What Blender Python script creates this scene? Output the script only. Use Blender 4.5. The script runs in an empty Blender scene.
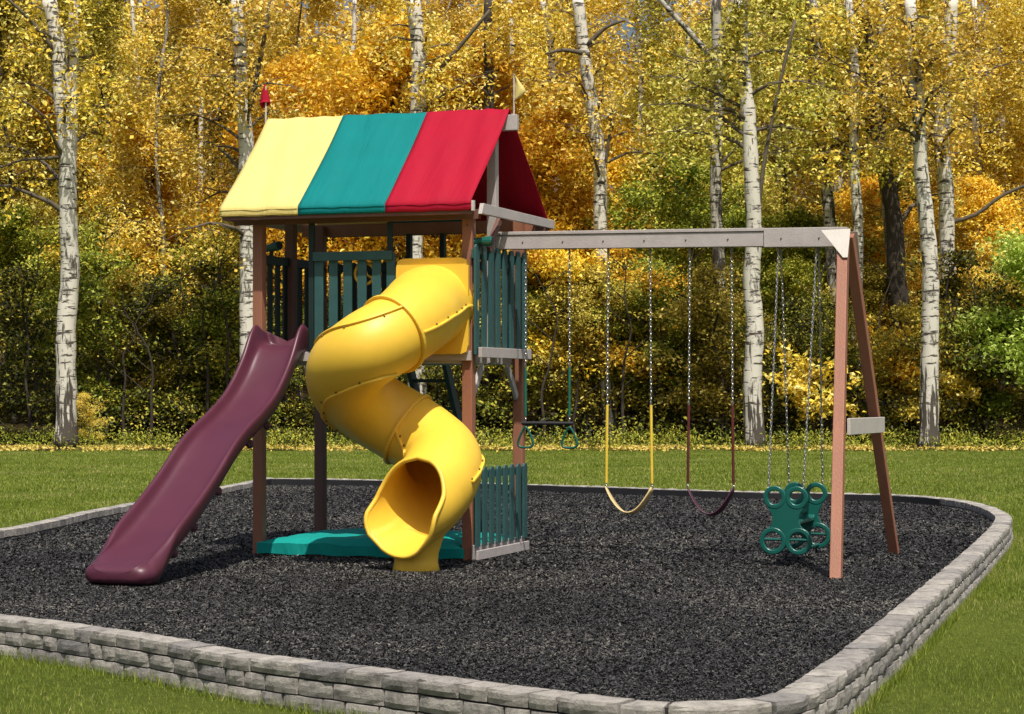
import bpy, math, random
import numpy as np
from mathutils import Vector, Matrix, noise
R=math.radians
scene=bpy.context.scene
COL=scene.collection
rnd=random.Random(7)
# ---------------------------------------------------------------- camera geometry
F=2190.0; H0=389.3; HC=1.59
X0,Y0,TH=-.40,20.3,.34
CT,ST=math.cos(TH),math.sin(TH)
def wp(x,y,z=0): return Vector((X0+x*CT+y*ST, Y0-x*ST+y*CT, z))     # playset frame -> world
def ground_pt(u,v,z):                                                # a point of known height
    Y=F*(HC-z)/(v-H0); return ((u-512)/F*Y, Y)
# ---------------------------------------------------------------- objects
def tag(o,label=None,cat=None,group=None,kind=None):
    if label: o['label']=label
    if cat: o['category']=cat
    if group: o['group']=group
    if kind: o['kind']=kind
    return o
OFF={}
def empty(name,loc,label,cat,group=None,rotz=-TH,frame=True):
    o=bpy.data.objects.new(name,None); COL.objects.link(o); o.empty_display_size=.2
    o.location=wp(*loc) if frame else Vector(loc)
    o.rotation_euler=(0,0,rotz); OFF[o.name]=Vector(loc) if frame else Vector((0,0,0))
    tag(o,label,cat,group); return o
class MB:
    def __init__(s): s.v=[]; s.f=[]
    def add(s,vs,fs):
        n=len(s.v); s.v+= [Vector(a) for a in vs]; s.f+=[tuple(i+n for i in f) for f in fs]; return s
    def box(s,c,size,rot=None):
        hx,hy,hz=[a/2 for a in size]; M=rot or Matrix.Identity(3); c=Vector(c)
        vs=[c+M@Vector((sx*hx,sy*hy,sz*hz)) for sx in(-1,1) for sy in(-1,1) for sz in(-1,1)]
        return s.add(vs,[(0,1,3,2),(4,6,7,5),(0,4,5,1),(2,3,7,6),(0,2,6,4),(1,5,7,3)])
    def lohi(s,a,b): return s.box([(i+j)/2 for i,j in zip(a,b)],[abs(j-i) for i,j in zip(a,b)])
    def bar(s,a,b,w,h,side=(0,1,0)):      # board from a to b; w along side, h across
        a,b=Vector(a),Vector(b); d=(b-a); L=d.length; d.normalize(); sd=Vector(side); sd=(sd-d*sd.dot(d)).normalized(); t=d.cross(sd)
        M=Matrix((d,sd,t)).transposed(); return s.box((a+b)/2,(L,w,h),M)
    def tube(s,pts,r,n=8,closed=False,cap=True):
        pts=[Vector(p) for p in pts]; m=len(pts); rs=r if isinstance(r,(list,tuple)) else [r]*m
        vs=[];fs=[];up=None
        for i in range(m):
            a=pts[(i-1)%m] if (closed or i>0) else pts[i]; b=pts[(i+1)%m] if (closed or i<m-1) else pts[i]
            d=(b-a).normalized()
            if up is None:
                up=Vector((0,0,1)) if abs(d.z)<.9 else Vector((1,0,0))
            up=(up-d*up.dot(d)).normalized(); sd=d.cross(up)
            for k in range(n):
                t=2*math.pi*k/n; vs.append(pts[i]+(up*math.cos(t)+sd*math.sin(t))*rs[i])
        for i in range(m if closed else m-1):
            j=(i+1)%m
            for k in range(n):
                l=(k+1)%n; fs.append((i*n+k,i*n+l,j*n+l,j*n+k))
        if cap and not closed: fs.append(tuple(range(n-1,-1,-1))); fs.append(tuple((m-1)*n+k for k in range(n)))
        return s.add(vs,fs)
    def ball(s,c,r,n=8,m=5,sc=(1,1,1)):
        c=Vector(c); vs=[];fs=[]
        for i in range(m+1):
            p=math.pi*i/m
            for k in range(n):
                t=2*math.pi*k/n; vs.append(c+Vector((math.sin(p)*math.cos(t)*sc[0],math.sin(p)*math.sin(t)*sc[1],math.cos(p)*sc[2]))*r)
        for i in range(m):
            for k in range(n): l=(k+1)%n; fs.append((i*n+k,(i+1)*n+k,(i+1)*n+l,i*n+l))
        return s.add(vs,fs)
    def prism(s,poly,axis,lo,hi):        # poly 2-D, extruded on axis
        def P(a,b,t): return (t,a,b) if axis=='x' else ((a,t,b) if axis=='y' else (a,b,t))
        n=len(poly); vs=[P(a,b,lo) for a,b in poly]+[P(a,b,hi) for a,b in poly]
        return s.add(vs,[tuple(range(n)),tuple(range(2*n-1,n-1,-1))]+[(i,i+n,(i+1)%n+n,(i+1)%n) for i in range(n)])
def part(name,mb,mat,parent=None,smooth=False,bevel=0,label=None,solid=0,subs=0,off=None,fixn=True):
    off=Vector((0,0,0)) if parent is None else OFF.get(parent.name,Vector((0,0,0))) if off is None else off
    me=bpy.data.meshes.new(name); me.from_pydata([v-off for v in mb.v],[],mb.f); me.validate()
    o=bpy.data.objects.new(name,me); COL.objects.link(o); OFF[o.name]=off
    if parent: o.parent=parent
    me.materials.append(mat)
    import bmesh
    bm=bmesh.new(); bm.from_mesh(me)
    if smooth: bmesh.ops.remove_doubles(bm,verts=bm.verts,dist=1e-5)
    if fixn: bmesh.ops.recalc_face_normals(bm,faces=bm.faces)
    bm.to_mesh(me); bm.free()
    if smooth: me.polygons.foreach_set('use_smooth',[True]*len(me.polygons))
    if solid:
        m=o.modifiers.new('solid','SOLIDIFY'); m.thickness=solid; m.offset=-1
    if subs:
        m=o.modifiers.new('sub','SUBSURF'); m.levels=subs; m.render_levels=subs
    if bevel:
        m=o.modifiers.new('bevel','BEVEL'); m.width=bevel; m.segments=2; m.limit_method='ANGLE'
    if label: o['label']=label
    return o
def npmesh(name,V,nper,mat,parent=None,smooth=False):
    """V: (k*nper,3) - islands of one nper-gon each"""
    k=len(V)//nper; me=bpy.data.meshes.new(name)
    me.vertices.add(len(V)); me.vertices.foreach_set('co',np.ascontiguousarray(V,dtype=np.float32).ravel())
    me.loops.add(k*nper); me.loops.foreach_set('vertex_index',np.arange(k*nper,dtype=np.int32))
    me.polygons.add(k); me.polygons.foreach_set('loop_start',np.arange(0,k*nper,nper,dtype=np.int32))
    me.update(calc_edges=True)
    me.materials.append(mat)
    o=bpy.data.objects.new(name,me); COL.objects.link(o)
    if parent: o.parent=parent
    return o
# ---------------------------------------------------------------- materials
def newmat(name):
    m=bpy.data.materials.new(name); m.use_nodes=True; nt=m.node_tree; nt.nodes.clear()
    out=nt.nodes.new('ShaderNodeOutputMaterial'); return m,nt,out
def N(nt,t,**k):
    n=nt.nodes.new(t)
    for a,b in k.items():
        if a in n.inputs: n.inputs[a].default_value=b
        else: setattr(n,a,b)
    return n
def ramp(nt,cols):
    r=nt.nodes.new('ShaderNodeValToRGB'); e=r.color_ramp.elements
    while len(e)>1: e.remove(e[-1])
    e[0].position=cols[0][0]; e[0].color=(*cols[0][1],1)
    for p,c in cols[1:]: x=e.new(p); x.color=(*c,1)
    return r
def plain(name,col,rough=.5,var=.12,scale=6,bump=.15,bscale=60,metal=0,spec=.5,dirt=.0,stretch=(1,1,1),sub=0):
    m,nt,out=newmat(name); L=nt.links.new
    b=N(nt,'ShaderNodeBsdfPrincipled',Roughness=rough,Metallic=metal); b.inputs['Specular IOR Level'].default_value=spec
    tc=N(nt,'ShaderNodeTexCoord'); mp=N(nt,'ShaderNodeMapping'); mp.inputs['Scale'].default_value=stretch
    L(tc.outputs['Object'],mp.inputs[0])
    no=N(nt,'ShaderNodeTexNoise',Scale=scale,Detail=6.0,Roughness=.6); L(mp.outputs[0],no.inputs['Vector'])
    lo=tuple(c*(1-var) for c in col); hi=tuple(min(1,c*(1+var)) for c in col)
    r=ramp(nt,[(.3,lo),(.7,hi)]); L(no.outputs['Fac'],r.inputs[0]); src=r.outputs[0]
    if dirt:
        n2=N(nt,'ShaderNodeTexNoise',Scale=2.2,Detail=9.0,Roughness=.7); L(tc.outputs['Object'],n2.inputs['Vector'])
        r2=ramp(nt,[(.5,(0,0,0)),(.75,(dirt,dirt,dirt))]); L(n2.outputs['Fac'],r2.inputs[0])
        mx=N(nt,'ShaderNodeMix',data_type='RGBA'); L(r2.outputs[0],mx.inputs[0]); L(src,mx.inputs[6]); mx.inputs[7].default_value=(.16,.13,.10,1); src=mx.outputs[2]
    L(src,b.inputs['Base Color'])
    rr=N(nt,'ShaderNodeMapRange'); rr.inputs[3].default_value=max(.05,rough-.08); rr.inputs[4].default_value=min(1,rough+.1); L(no.outputs['Fac'],rr.inputs[0]); L(rr.outputs[0],b.inputs['Roughness'])
    if bump:
        n3=N(nt,'ShaderNodeTexNoise',Scale=bscale,Detail=4.0); L(mp.outputs[0],n3.inputs['Vector'])
        bp=N(nt,'ShaderNodeBump',Strength=bump,Distance=.01); L(n3.outputs['Fac'],bp.inputs['Height']); L(bp.outputs[0],b.inputs['Normal'])
    L(b.outputs[0],out.inputs[0]); return m
def leafmat(name,cols,trans=.4,objvar=.14,gloss=.35,big=None,bigscale=.25):
    m,nt,out=newmat(name); L=nt.links.new
    g=N(nt,'ShaderNodeNewGeometry'); r=ramp(nt,cols)
    src=g.outputs['Random Per Island']
    tc=N(nt,'ShaderNodeTexCoord'); no=N(nt,'ShaderNodeTexNoise',Scale=bigscale,Detail=2.0)
    L(g.outputs['Position'],no.inputs['Vector'])
    ad=N(nt,'ShaderNodeMath',operation='MULTIPLY_ADD'); L(no.outputs['Fac'],ad.inputs[0]); ad.inputs[1].default_value=.9; L(src,ad.inputs[2])
    sb=N(nt,'ShaderNodeMath',operation='SUBTRACT'); L(ad.outputs[0],sb.inputs[0]); sb.inputs[1].default_value=.45
    L(sb.outputs[0],r.inputs[0])
    oi=N(nt,'ShaderNodeObjectInfo'); hs=N(nt,'ShaderNodeHueSaturation')
    mr=N(nt,'ShaderNodeMapRange'); mr.inputs[3].default_value=.5-.009; mr.inputs[4].default_value=.5+.012; L(oi.outputs['Random'],mr.inputs[0]); L(mr.outputs[0],hs.inputs['Hue'])
    mr2=N(nt,'ShaderNodeMapRange'); mr2.inputs[3].default_value=1-objvar; mr2.inputs[4].default_value=1+objvar*.6
    L(oi.outputs['Random'],mr2.inputs[0]); L(mr2.outputs[0],hs.inputs['Value']); L(r.outputs[0],hs.inputs['Color'])
    b=N(nt,'ShaderNodeBsdfPrincipled',Roughness=.55); b.inputs['Specular IOR Level'].default_value=gloss; L(hs.outputs[0],b.inputs['Base Color'])
    t=N(nt,'ShaderNodeBsdfTranslucent'); L(hs.outputs[0],t.inputs['Color'])
    mx=N(nt,'ShaderNodeMixShader'); mx.inputs[0].default_value=trans; L(b.outputs[0],mx.inputs[1]); L(t.outputs[0],mx.inputs[2]); L(mx.outputs[0],out.inputs[0]); return m
M={}
M['brown']=plain('brown_board',(.31,.128,.074),.55,.12,5,.3,90,stretch=(1,1,.15),dirt=.12)
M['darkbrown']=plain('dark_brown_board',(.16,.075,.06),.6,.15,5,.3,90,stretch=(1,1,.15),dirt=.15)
M['grey']=plain('grey_board',(.46,.415,.395),.6,.08,7,.25,80,dirt=.18)
M['cream']=plain('cream_board',(.56,.52,.47),.6,.06,7,.25,80,dirt=.15)
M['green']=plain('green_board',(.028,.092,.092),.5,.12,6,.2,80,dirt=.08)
M['shade_green']=plain('shaded_green_board',(.007,.022,.020),.5,.12,6,.2,80)  # green board with the shade under the roof put into its colour
M['ladder']=plain('ladder_board',(.05,.065,.07),.55,.1,6,.2,80)
def plastic(name,col,rough,sub):
    m=plain(name,col,rough,.05,3,.05,150,dirt=.04); b=[n for n in m.node_tree.nodes if n.type=='BSDF_PRINCIPLED'][0]
    b.inputs['Subsurface Weight'].default_value=sub; b.inputs['Subsurface Radius'].default_value=(.03,.015,.004); b.inputs['Subsurface Scale'].default_value=.3
    return m
M['yellow']=plastic('yellow_plastic',(.86,.545,.05),.45,.10)
M['yellowb']=plain('bolt_brown',(.16,.08,.01),.4)
M['purple']=plastic('plum_plastic',(.085,.019,.037),.40,.0)
M['purpled']=plain('plum_dark',(.07,.018,.04),.5)
M['teal']=plastic('green_plastic',(.006,.10,.08),.32,.0)
M['chain']=plain('zinc_chain',(.34,.34,.33),.4,.1,30,.1,80,metal=.8)
M['ysleeve']=plain('yellow_sleeve',(.78,.56,.06),.45)
M['psleeve']=plain('plum_sleeve',(.10,.018,.02),.45)
M['gsleeve']=plain('green_sleeve',(.01,.12,.085),.45)
M['beige']=plain('yellow_belt',(.72,.54,.25),.5)
M['black']=plain('black_rubber',(.015,.015,.017),.6)
M['bolt']=plain('bolt_steel',(.25,.22,.2),.4,metal=.6)
def fabric(name,col,trans=.12):
    m=plain(name,col,.75,.05,2.5,.0); nt=m.node_tree; L=nt.links.new; b=[n for n in nt.nodes if n.type=='BSDF_PRINCIPLED'][0]; out=[n for n in nt.nodes if n.type=='OUTPUT_MATERIAL'][0]
    b.inputs['Specular IOR Level'].default_value=.2
    tc=N(nt,'ShaderNodeTexCoord'); w1=N(nt,'ShaderNodeTexNoise',Scale=2.2,Detail=4.0,Distortion=.6); mp=N(nt,'ShaderNodeMapping'); mp.inputs['Scale'].default_value=(2.4,.45,.45)
    L(tc.outputs['Object'],mp.inputs[0]); L(mp.outputs[0],w1.inputs['Vector'])
    w2=N(nt,'ShaderNodeTexNoise',Scale=350.0,Detail=2.0); L(tc.outputs['Object'],w2.inputs['Vector'])
    b1=N(nt,'ShaderNodeBump',Strength=.5,Distance=.04); L(w1.outputs['Fac'],b1.inputs['Height'])
    b2=N(nt,'ShaderNodeBump',Strength=.2,Distance=.003); L(w2.outputs['Fac'],b2.inputs['Height']); L(b1.outputs[0],b2.inputs['Normal']); L(b2.outputs[0],b.inputs['Normal'])
    t=N(nt,'ShaderNodeBsdfTranslucent'); t.inputs[0].default_value=(*col,1); mx=N(nt,'ShaderNodeMixShader'); mx.inputs[0].default_value=trans
    L(b.outputs[0],mx.inputs[1]); L(t.outputs[0],mx.inputs[2]); L(mx.outputs[0],out.inputs[0]); return m
M['fy']=fabric('yellow_fabric',(.80,.66,.23)); M['ft']=fabric('teal_fabric',(.002,.20,.20)); M['fr']=fabric('red_fabric',(.40,.006,.028),.10)
M['cover']=fabric('turquoise_cover',(.005,.30,.26),.05)
# stone
def stone(name):
    m,nt,out=newmat(name); L=nt.links.new
    b=N(nt,'ShaderNodeBsdfPrincipled',Roughness=.9); b.inputs['Specular IOR Level'].default_value=.2
    g=N(nt,'ShaderNodeNewGeometry'); no=N(nt,'ShaderNodeTexNoise',Scale=9.0,Detail=8.0,Roughness=.7); L(g.outputs['Position'],no.inputs['Vector'])
    r=ramp(nt,[(.3,(.21,.20,.19)),(.5,(.40,.38,.355)),(.72,(.53,.505,.47))]); L(no.outputs['Fac'],r.inputs[0])
    r2=ramp(nt,[(0,(.62,.62,.64)),(.5,(.85,.83,.81)),(1,(1.0,.98,.94))]); L(g.outputs['Random Per Island'],r2.inputs[0])
    mx=N(nt,'ShaderNodeMix',data_type='RGBA',blend_type='MULTIPLY'); mx.inputs[0].default_value=1; L(r.outputs[0],mx.inputs[6]); L(r2.outputs[0],mx.inputs[7]); L(mx.outputs[2],b.inputs['Base Color'])
    n2=N(nt,'ShaderNodeTexNoise',Scale=45.0,Detail=8.0,Roughness=.75); L(g.outputs['Position'],n2.inputs['Vector'])
    bp=N(nt,'ShaderNodeBump',Strength=.8,Distance=.02); L(n2.outputs['Fac'],bp.inputs['Height']); L(bp.outputs[0],b.inputs['Normal']); L(b.outputs[0],out.inputs[0]); return m
M['stone']=stone('split_stone'); M['gap_dark']=plain('dark_gap_strip',(.035,.03,.026),.95,.3,20,.4,80)
def groundmat(name,cols,scale,bump,bscale,big=None):
    m,nt,out=newmat(name); L=nt.links.new
    b=N(nt,'ShaderNodeBsdfPrincipled',Roughness=.95); b.inputs['Specular IOR Level'].default_value=.1
    g=N(nt,'ShaderNodeNewGeometry'); no=N(nt,'ShaderNodeTexNoise',Scale=scale,Detail=8.0,Roughness=.75); L(g.outputs['Position'],no.inputs['Vector'])
    r=ramp(nt,cols); L(no.outputs['Fac'],r.inputs[0]); src=r.outputs[0]
    if big:
        n4=N(nt,'ShaderNodeTexNoise',Scale=big[0],Detail=4.0); L(g.outputs['Position'],n4.inputs['Vector']); r4=ramp(nt,[(.35,big[1]),(.65,big[2])]); L(n4.outputs['Fac'],r4.inputs[0])
        mx=N(nt,'ShaderNodeMix',data_type='RGBA',blend_type='MULTIPLY'); mx.inputs[0].default_value=1; L(src,mx.inputs[6]); L(r4.outputs[0],mx.inputs[7]); src=mx.outputs[2]
    L(src,b.inputs['Base Color'])
    n2=N(nt,'ShaderNodeTexNoise',Scale=bscale,Detail=6.0,Roughness=.8); L(g.outputs['Position'],n2.inputs['Vector'])
    bp=N(nt,'ShaderNodeBump',Strength=1.0,Distance=bump); L(n2.outputs['Fac'],bp.inputs['Height']); L(bp.outputs[0],b.inputs['Normal']); L(b.outputs[0],out.inputs[0]); return m
M['lawn']=groundmat('lawn',[(.3,(.08,.10,.015)),(.5,(.13,.165,.025)),(.7,(.19,.21,.045))],14,.03,60,(.35,(.75,.8,.75),(1.1,1.1,1.05)))
M['mulch']=groundmat('rubber_mulch',[(.35,(.008,.008,.009)),(.6,(.03,.03,.031)),(.75,(.07,.068,.066))],38,.035,55)
M['floor']=groundmat('forest_floor',[(.35,(.02,.016,.009)),(.55,(.05,.036,.014)),(.7,(.13,.09,.02))],6,.05,20)
def bark(name,white,dark,amount):
    m,nt,out=newmat(name); L=nt.links.new
    b=N(nt,'ShaderNodeBsdfPrincipled',Roughness=.85); b.inputs['Specular IOR Level'].default_value=.2
    tc=N(nt,'ShaderNodeTexCoord')
    mp=N(nt,'ShaderNodeMapping'); mp.inputs['Scale'].default_value=(1.8,1.8,9); L(tc.outputs['Object'],mp.inputs[0])
    n1=N(nt,'ShaderNodeTexNoise',Scale=1.3,Detail=5.0,Roughness=.6); L(mp.outputs[0],n1.inputs['Vector'])     # horizontal lenticels
    mp2=N(nt,'ShaderNodeMapping'); mp2.inputs['Scale'].default_value=(3,3,.9); L(tc.outputs['Object'],mp2.inputs[0])
    n2=N(nt,'ShaderNodeTexNoise',Scale=1.2,Detail=6.0,Roughness=.7); L(mp2.outputs[0],n2.inputs['Vector'])    # blotches
    a=ramp(nt,[(.56,(0,0,0)),(.62,(1,1,1))]); L(n1.outputs['Fac'],a.inputs[0])
    c=ramp(nt,[(amount,(0,0,0)),(amount+.08,(1,1,1))]); L(n2.outputs['Fac'],c.inputs[0])
    # fissured dark foot of the trunk, real bark age
    sp=N(nt,'ShaderNodeSeparateXYZ'); L(tc.outputs['Object'],sp.inputs[0])
    mp3=N(nt,'ShaderNodeMapping'); mp3.inputs['Scale'].default_value=(9,9,1.2); L(tc.outputs['Object'],mp3.inputs[0])
    n3=N(nt,'ShaderNodeTexNoise',Scale=1.0,Detail=5.0); L(mp3.outputs[0],n3.inputs['Vector'])
    ft=N(nt,'ShaderNodeMapRange'); ft.inputs[1].default_value=3.0; ft.inputs[2].default_value=.0; ft.inputs[3].default_value=-.12; ft.inputs[4].default_value=.14; L(sp.outputs[2],ft.inputs[0])
    ad=N(nt,'ShaderNodeMath',operation='ADD'); L(n3.outputs['Fac'],ad.inputs[0]); L(ft.outputs[0],ad.inputs[1])
    d=ramp(nt,[(.52,(0,0,0)),(.58,(1,1,1))]); L(ad.outputs[0],d.inputs[0])
    m1=N(nt,'ShaderNodeMath',operation='MAXIMUM'); L(a.outputs[0],m1.inputs[0]); L(c.outputs[0],m1.inputs[1])
    m2=N(nt,'ShaderNodeMath',operation='MAXIMUM'); L(m1.outputs[0],m2.inputs[0]); L(d.outputs[0],m2.inputs[1])
    mx=N(nt,'ShaderNodeMix',data_type='RGBA'); L(m2.outputs[0],mx.inputs[0]); mx.inputs[6].default_value=(*white,1); mx.inputs[7].default_value=(*dark,1)
    L(mx.outputs[2],b.inputs['Base Color'])
    bp=N(nt,'ShaderNodeBump',Strength=.7,Distance=.04); L(m2.outputs[0],bp.inputs['Height']); bp.invert=True; L(bp.outputs[0],b.inputs['Normal'])
    L(b.outputs[0],out.inputs[0]); return m
M['birch']=bark('birch_bark',(.66,.62,.54),(.085,.072,.058),.57)
M['greybirch']=bark('grey_birch_bark',(.45,.42,.36),(.05,.042,.032),.50)
M['limb']=plain('limb_bark',(.10,.078,.055),.85,.4,4,.5,30)
M['darkbark']=plain('dark_bark',(.045,.034,.024),.9,.4,3,.8,20,stretch=(3,3,.6))
M['l_yel']=leafmat('leaves_yellow',[(.0,(.42,.28,.015)),(.25,(.80,.52,.03)),(.55,(.95,.70,.09)),(.8,(.96,.82,.30)),(1,(.60,.54,.06))],.25)
M['l_ora']=leafmat('leaves_orange',[(.0,(.70,.34,.015)),(.35,(.88,.52,.03)),(.7,(.95,.68,.06)),(1,(.96,.78,.16))],.28)
M['l_oli']=leafmat('leaves_olive',[(.0,(.14,.12,.015)),(.4,(.30,.25,.025)),(.65,(.62,.48,.045)),(1,(.92,.72,.16))],.25)
M['l_gre']=leafmat('leaves_green',[(.0,(.08,.11,.010)),(.35,(.19,.25,.02)),(.65,(.40,.43,.04)),(1,(.75,.66,.09))],.25)
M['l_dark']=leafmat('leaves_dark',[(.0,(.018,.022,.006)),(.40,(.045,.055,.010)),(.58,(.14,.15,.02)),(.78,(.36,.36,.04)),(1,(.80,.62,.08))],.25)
M['l_yg']=leafmat('leaves_yellow_green',[(.0,(.22,.22,.02)),(.3,(.46,.44,.045)),(.6,(.70,.64,.10)),(.85,(.86,.78,.26)),(1,(.90,.66,.10))],.28)
M['l_lit']=leafmat('leaves_litter',[(.0,(.30,.20,.03)),(.4,(.60,.46,.07)),(.8,(.78,.62,.18)),(1,(.40,.22,.04))],.1)
M['l_lime']=leafmat('leaves_lime',[(.0,(.38,.50,.06)),(.5,(.62,.74,.14)),(1,(.82,.86,.28))],.3)
M['grass']=leafmat('grass_blades',[(.0,(.12,.15,.014)),(.35,(.18,.245,.024)),(.7,(.265,.33,.042)),(.93,(.38,.38,.08)),(1,(.50,.42,.18))],.3,objvar=0,gloss=.3,bigscale=.5)
M['chips']=leafmat('mulch_chips',[(.0,(.006,.006,.006)),(.45,(.025,.0245,.0245)),(.75,(.054,.052,.051)),(.93,(.075,.072,.068)),(1,(.16,.145,.125))],.0,objvar=0,gloss=.35,bigscale=.35)
# ---------------------------------------------------------------- playset
DR=None
W,D=2.145,1.408; PZ=1.93
play=empty('playset',(0,0,0),'wooden climbing tower with striped yellow teal and red canopy, two slides and long swing beam','playset')
PS=.10
def P(name,mb,mat,parent=play,**k): return part(name,mb,M[mat],parent,**k)
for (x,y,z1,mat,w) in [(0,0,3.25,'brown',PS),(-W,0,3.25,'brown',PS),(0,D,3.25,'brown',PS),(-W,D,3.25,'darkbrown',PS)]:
    P('post',MB().lohi((x-w/2,y-w/2,0),(x+w/2,y+w/2,z1)),mat,bevel=.006)
# side mid posts carrying the ridge
P('ridge_post',MB().lohi((-.065,D/2-.045,1.84),(.025,D/2+.045,4.15)),'grey',bevel=.005)
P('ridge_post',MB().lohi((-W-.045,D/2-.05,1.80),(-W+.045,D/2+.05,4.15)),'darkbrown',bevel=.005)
P('ridge_beam',MB().lohi((-2.43,D/2-.03,4.06),(.235,D/2+.03,4.21)),'grey',bevel=.005)
# eave beams
P('eave_beam',MB().lohi((-2.38,-.325,3.19),(.14,-.285,3.262)),'darkbrown',bevel=.004)
P('eave_beam',MB().lohi((-2.38,-.052-.035,3.16),(.14,-.053,3.25)),'darkbrown',bevel=.004)
P('eave_beam',MB().lohi((-2.38,D+.052,3.15),(.14,D+.09,3.27)),'brown',bevel=.004)
P('eave_beam',MB().lohi((-2.38,D+.44,3.17),(.14,D+.48,3.235)),'darkbrown',bevel=.004)
for x0,x1 in ((.152,.192),(-2.44,-2.402)):
    P('gable_beam',MB().prism([(-.12,3.30),(-.17,3.20),(D+.54,3.205),(D+.54,3.29)],'x',x0,x1),'grey',bevel=.004)
P('gable_beam',MB().lohi((.152,-.345,3.215),(.175,-.30,3.31)),'cream',bevel=.003)
P('knee_brace',MB().bar((.09,.58,3.20),(.09,.28,2.90),.04,.07,side=(1,0,0)),'darkbrown',bevel=.004)
# canopy: three panels
def canopy(x0,x1,mat,lab):
    mb=MB(); nx,ns=18,16
    prof=[]
    yr,zr=D/2,4.275
    for i in range(ns+1):
        t=i/ns; prof.append((-.335+(yr+.335)*t, 3.315+(zr-3.315)*t-.020*math.sin(math.pi*t)))
    prof=[(-.338,3.222),(-.341,3.25),(-.343,3.29)]+prof
    for i in range(1,ns+1):
        t=i/ns; prof.append((yr+((D+.50)-yr)*t, zr+(3.265-zr)*t-.020*math.sin(math.pi*t)))
    prof+=[(D+.508,3.24),(D+.505,3.19)]
    m=len(prof)
    for j in range(nx+1):
        x=x0+(x1-x0)*j/nx
        for i,(y,z) in enumerate(prof):
            dz=.016*noise.noise(Vector((x*6+y*1.2,y*.7,0)))+.005*noise.noise(Vector((x*13+9,y*2,z)))
            edge=1 if 3<i<m-4 else .4
            mb.v.append(Vector((x,y-(dz*edge if y<yr else -dz*edge),z+dz*edge)))
    for j in range(nx):
        for i in range(m-1): a=j*m+i; mb.f.append((a,a+m,a+m+1,a+1))
    o=P('canopy_panel',mb,mat,smooth=True,solid=.006,label=lab)
    # stitched hem
    h=MB(); 
    for zz in (3.285,3.235): h.lohi((x0+.004,-.3475,zz-.0015),(x1-.004,-.3435,zz+.0015))
    part('hem_seam',h,M[mat],o,off=Vector((0,0,0)))
    return o
canopy(-2.400,-1.585,'fy','yellow canopy panel'); canopy(-1.583,-.700,'ft','teal canopy panel'); canopy(-.698,.150,'fr','red canopy panel')
# flags
fl=P('flag_pole',MB().tube([(-2.42,D/2,4.20),(-2.42,D/2,4.60)],.009,8),'cream')
fb=MB()
n=9
for i in range(n+1):
    t=i/n
    r=.006+.050*t**.8
    for k in range(8):
        a=2*math.pi*k/8; rr=r*(1+.25*math.cos(3*a)); fb.v.append(Vector((-2.42-.012+rr*math.cos(a),D/2+rr*.6*math.sin(a),4.62-.20*t+(.03*math.cos(a+1) if i==n else 0))))
for i in range(n):
    for k in range(8): l=(k+1)%8; fb.f.append((i*8+k,i*8+l,(i+1)*8+l,(i+1)*8+k))
part('flag',fb,M['fr'],fl,smooth=True,solid=.003,off=Vector((0,0,0)),label='red pennant hanging limp')
fl=P('flag_pole',MB().tube([(.195,D/2,4.20),(.195,D/2,4.60)],.008,8),'cream')
fb=MB()
for i in range(9):
    t=i/8
    for k in range(5):
        s=k/4; wdt=.15*t if t<.8 else .12-.25*(t-.8)
        fb.v.append(Vector((.195+s*(wdt+.004),D/2+.012*math.sin(5*s+3*t),4.60-.27*t+s*t*.055)))
for i in range(8):
    for k in range(4): a=i*5+k; fb.f.append((a,a+1,a+6,a+5))
part('flag',fb,M['fy'],fl,smooth=True,solid=.003,off=Vector((0,0,0)),label='pale yellow pennant')
# deck
P('deck',MB().lohi((-W+.055,-.05,PZ-.10),(-.055,D+.05,PZ-.03)),'grey',bevel=.004)
P('deck_rim',MB().lohi((-W-.05,-.088,PZ-.075),(.05,-.053,PZ+.015)),'grey',bevel=.004)
P('deck_rim',MB().lohi((-W-.05,D+.053,PZ-.075),(.05,D+.088,PZ+.015)),'grey',bevel=.004)
P('deck_rim',MB().lohi((.112,-.05,PZ-.045),(.145,D-.04,PZ+.05)),'grey',bevel=.004)
P('deck_rim',MB().lohi((-W-.03,.055,PZ-.045),(-W+.003,D-.055,PZ+.05)),'grey',bevel=.004)
for yy,s in ((.05,1),(D-.05,-1)):
    P('knee_brace',MB().bar((.0,yy+s*.30,PZ-.11),(.0,yy+s*.03,PZ-.42),.035,.07,side=(1,0,0)),'grey',bevel=.004)
    P('knee_brace',MB().bar((-W,yy+s*.30,PZ-.11),(-W,yy+s*.03,PZ-.42),.035,.07,side=(1,0,0)),'grey',bevel=.004)
P('knee_brace',MB().bar((-1.56,-.07,PZ-.07),(-1.42,-.07,PZ-.34),.035,.07,side=(0,1,0)),'ladder',bevel=.004)
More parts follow.
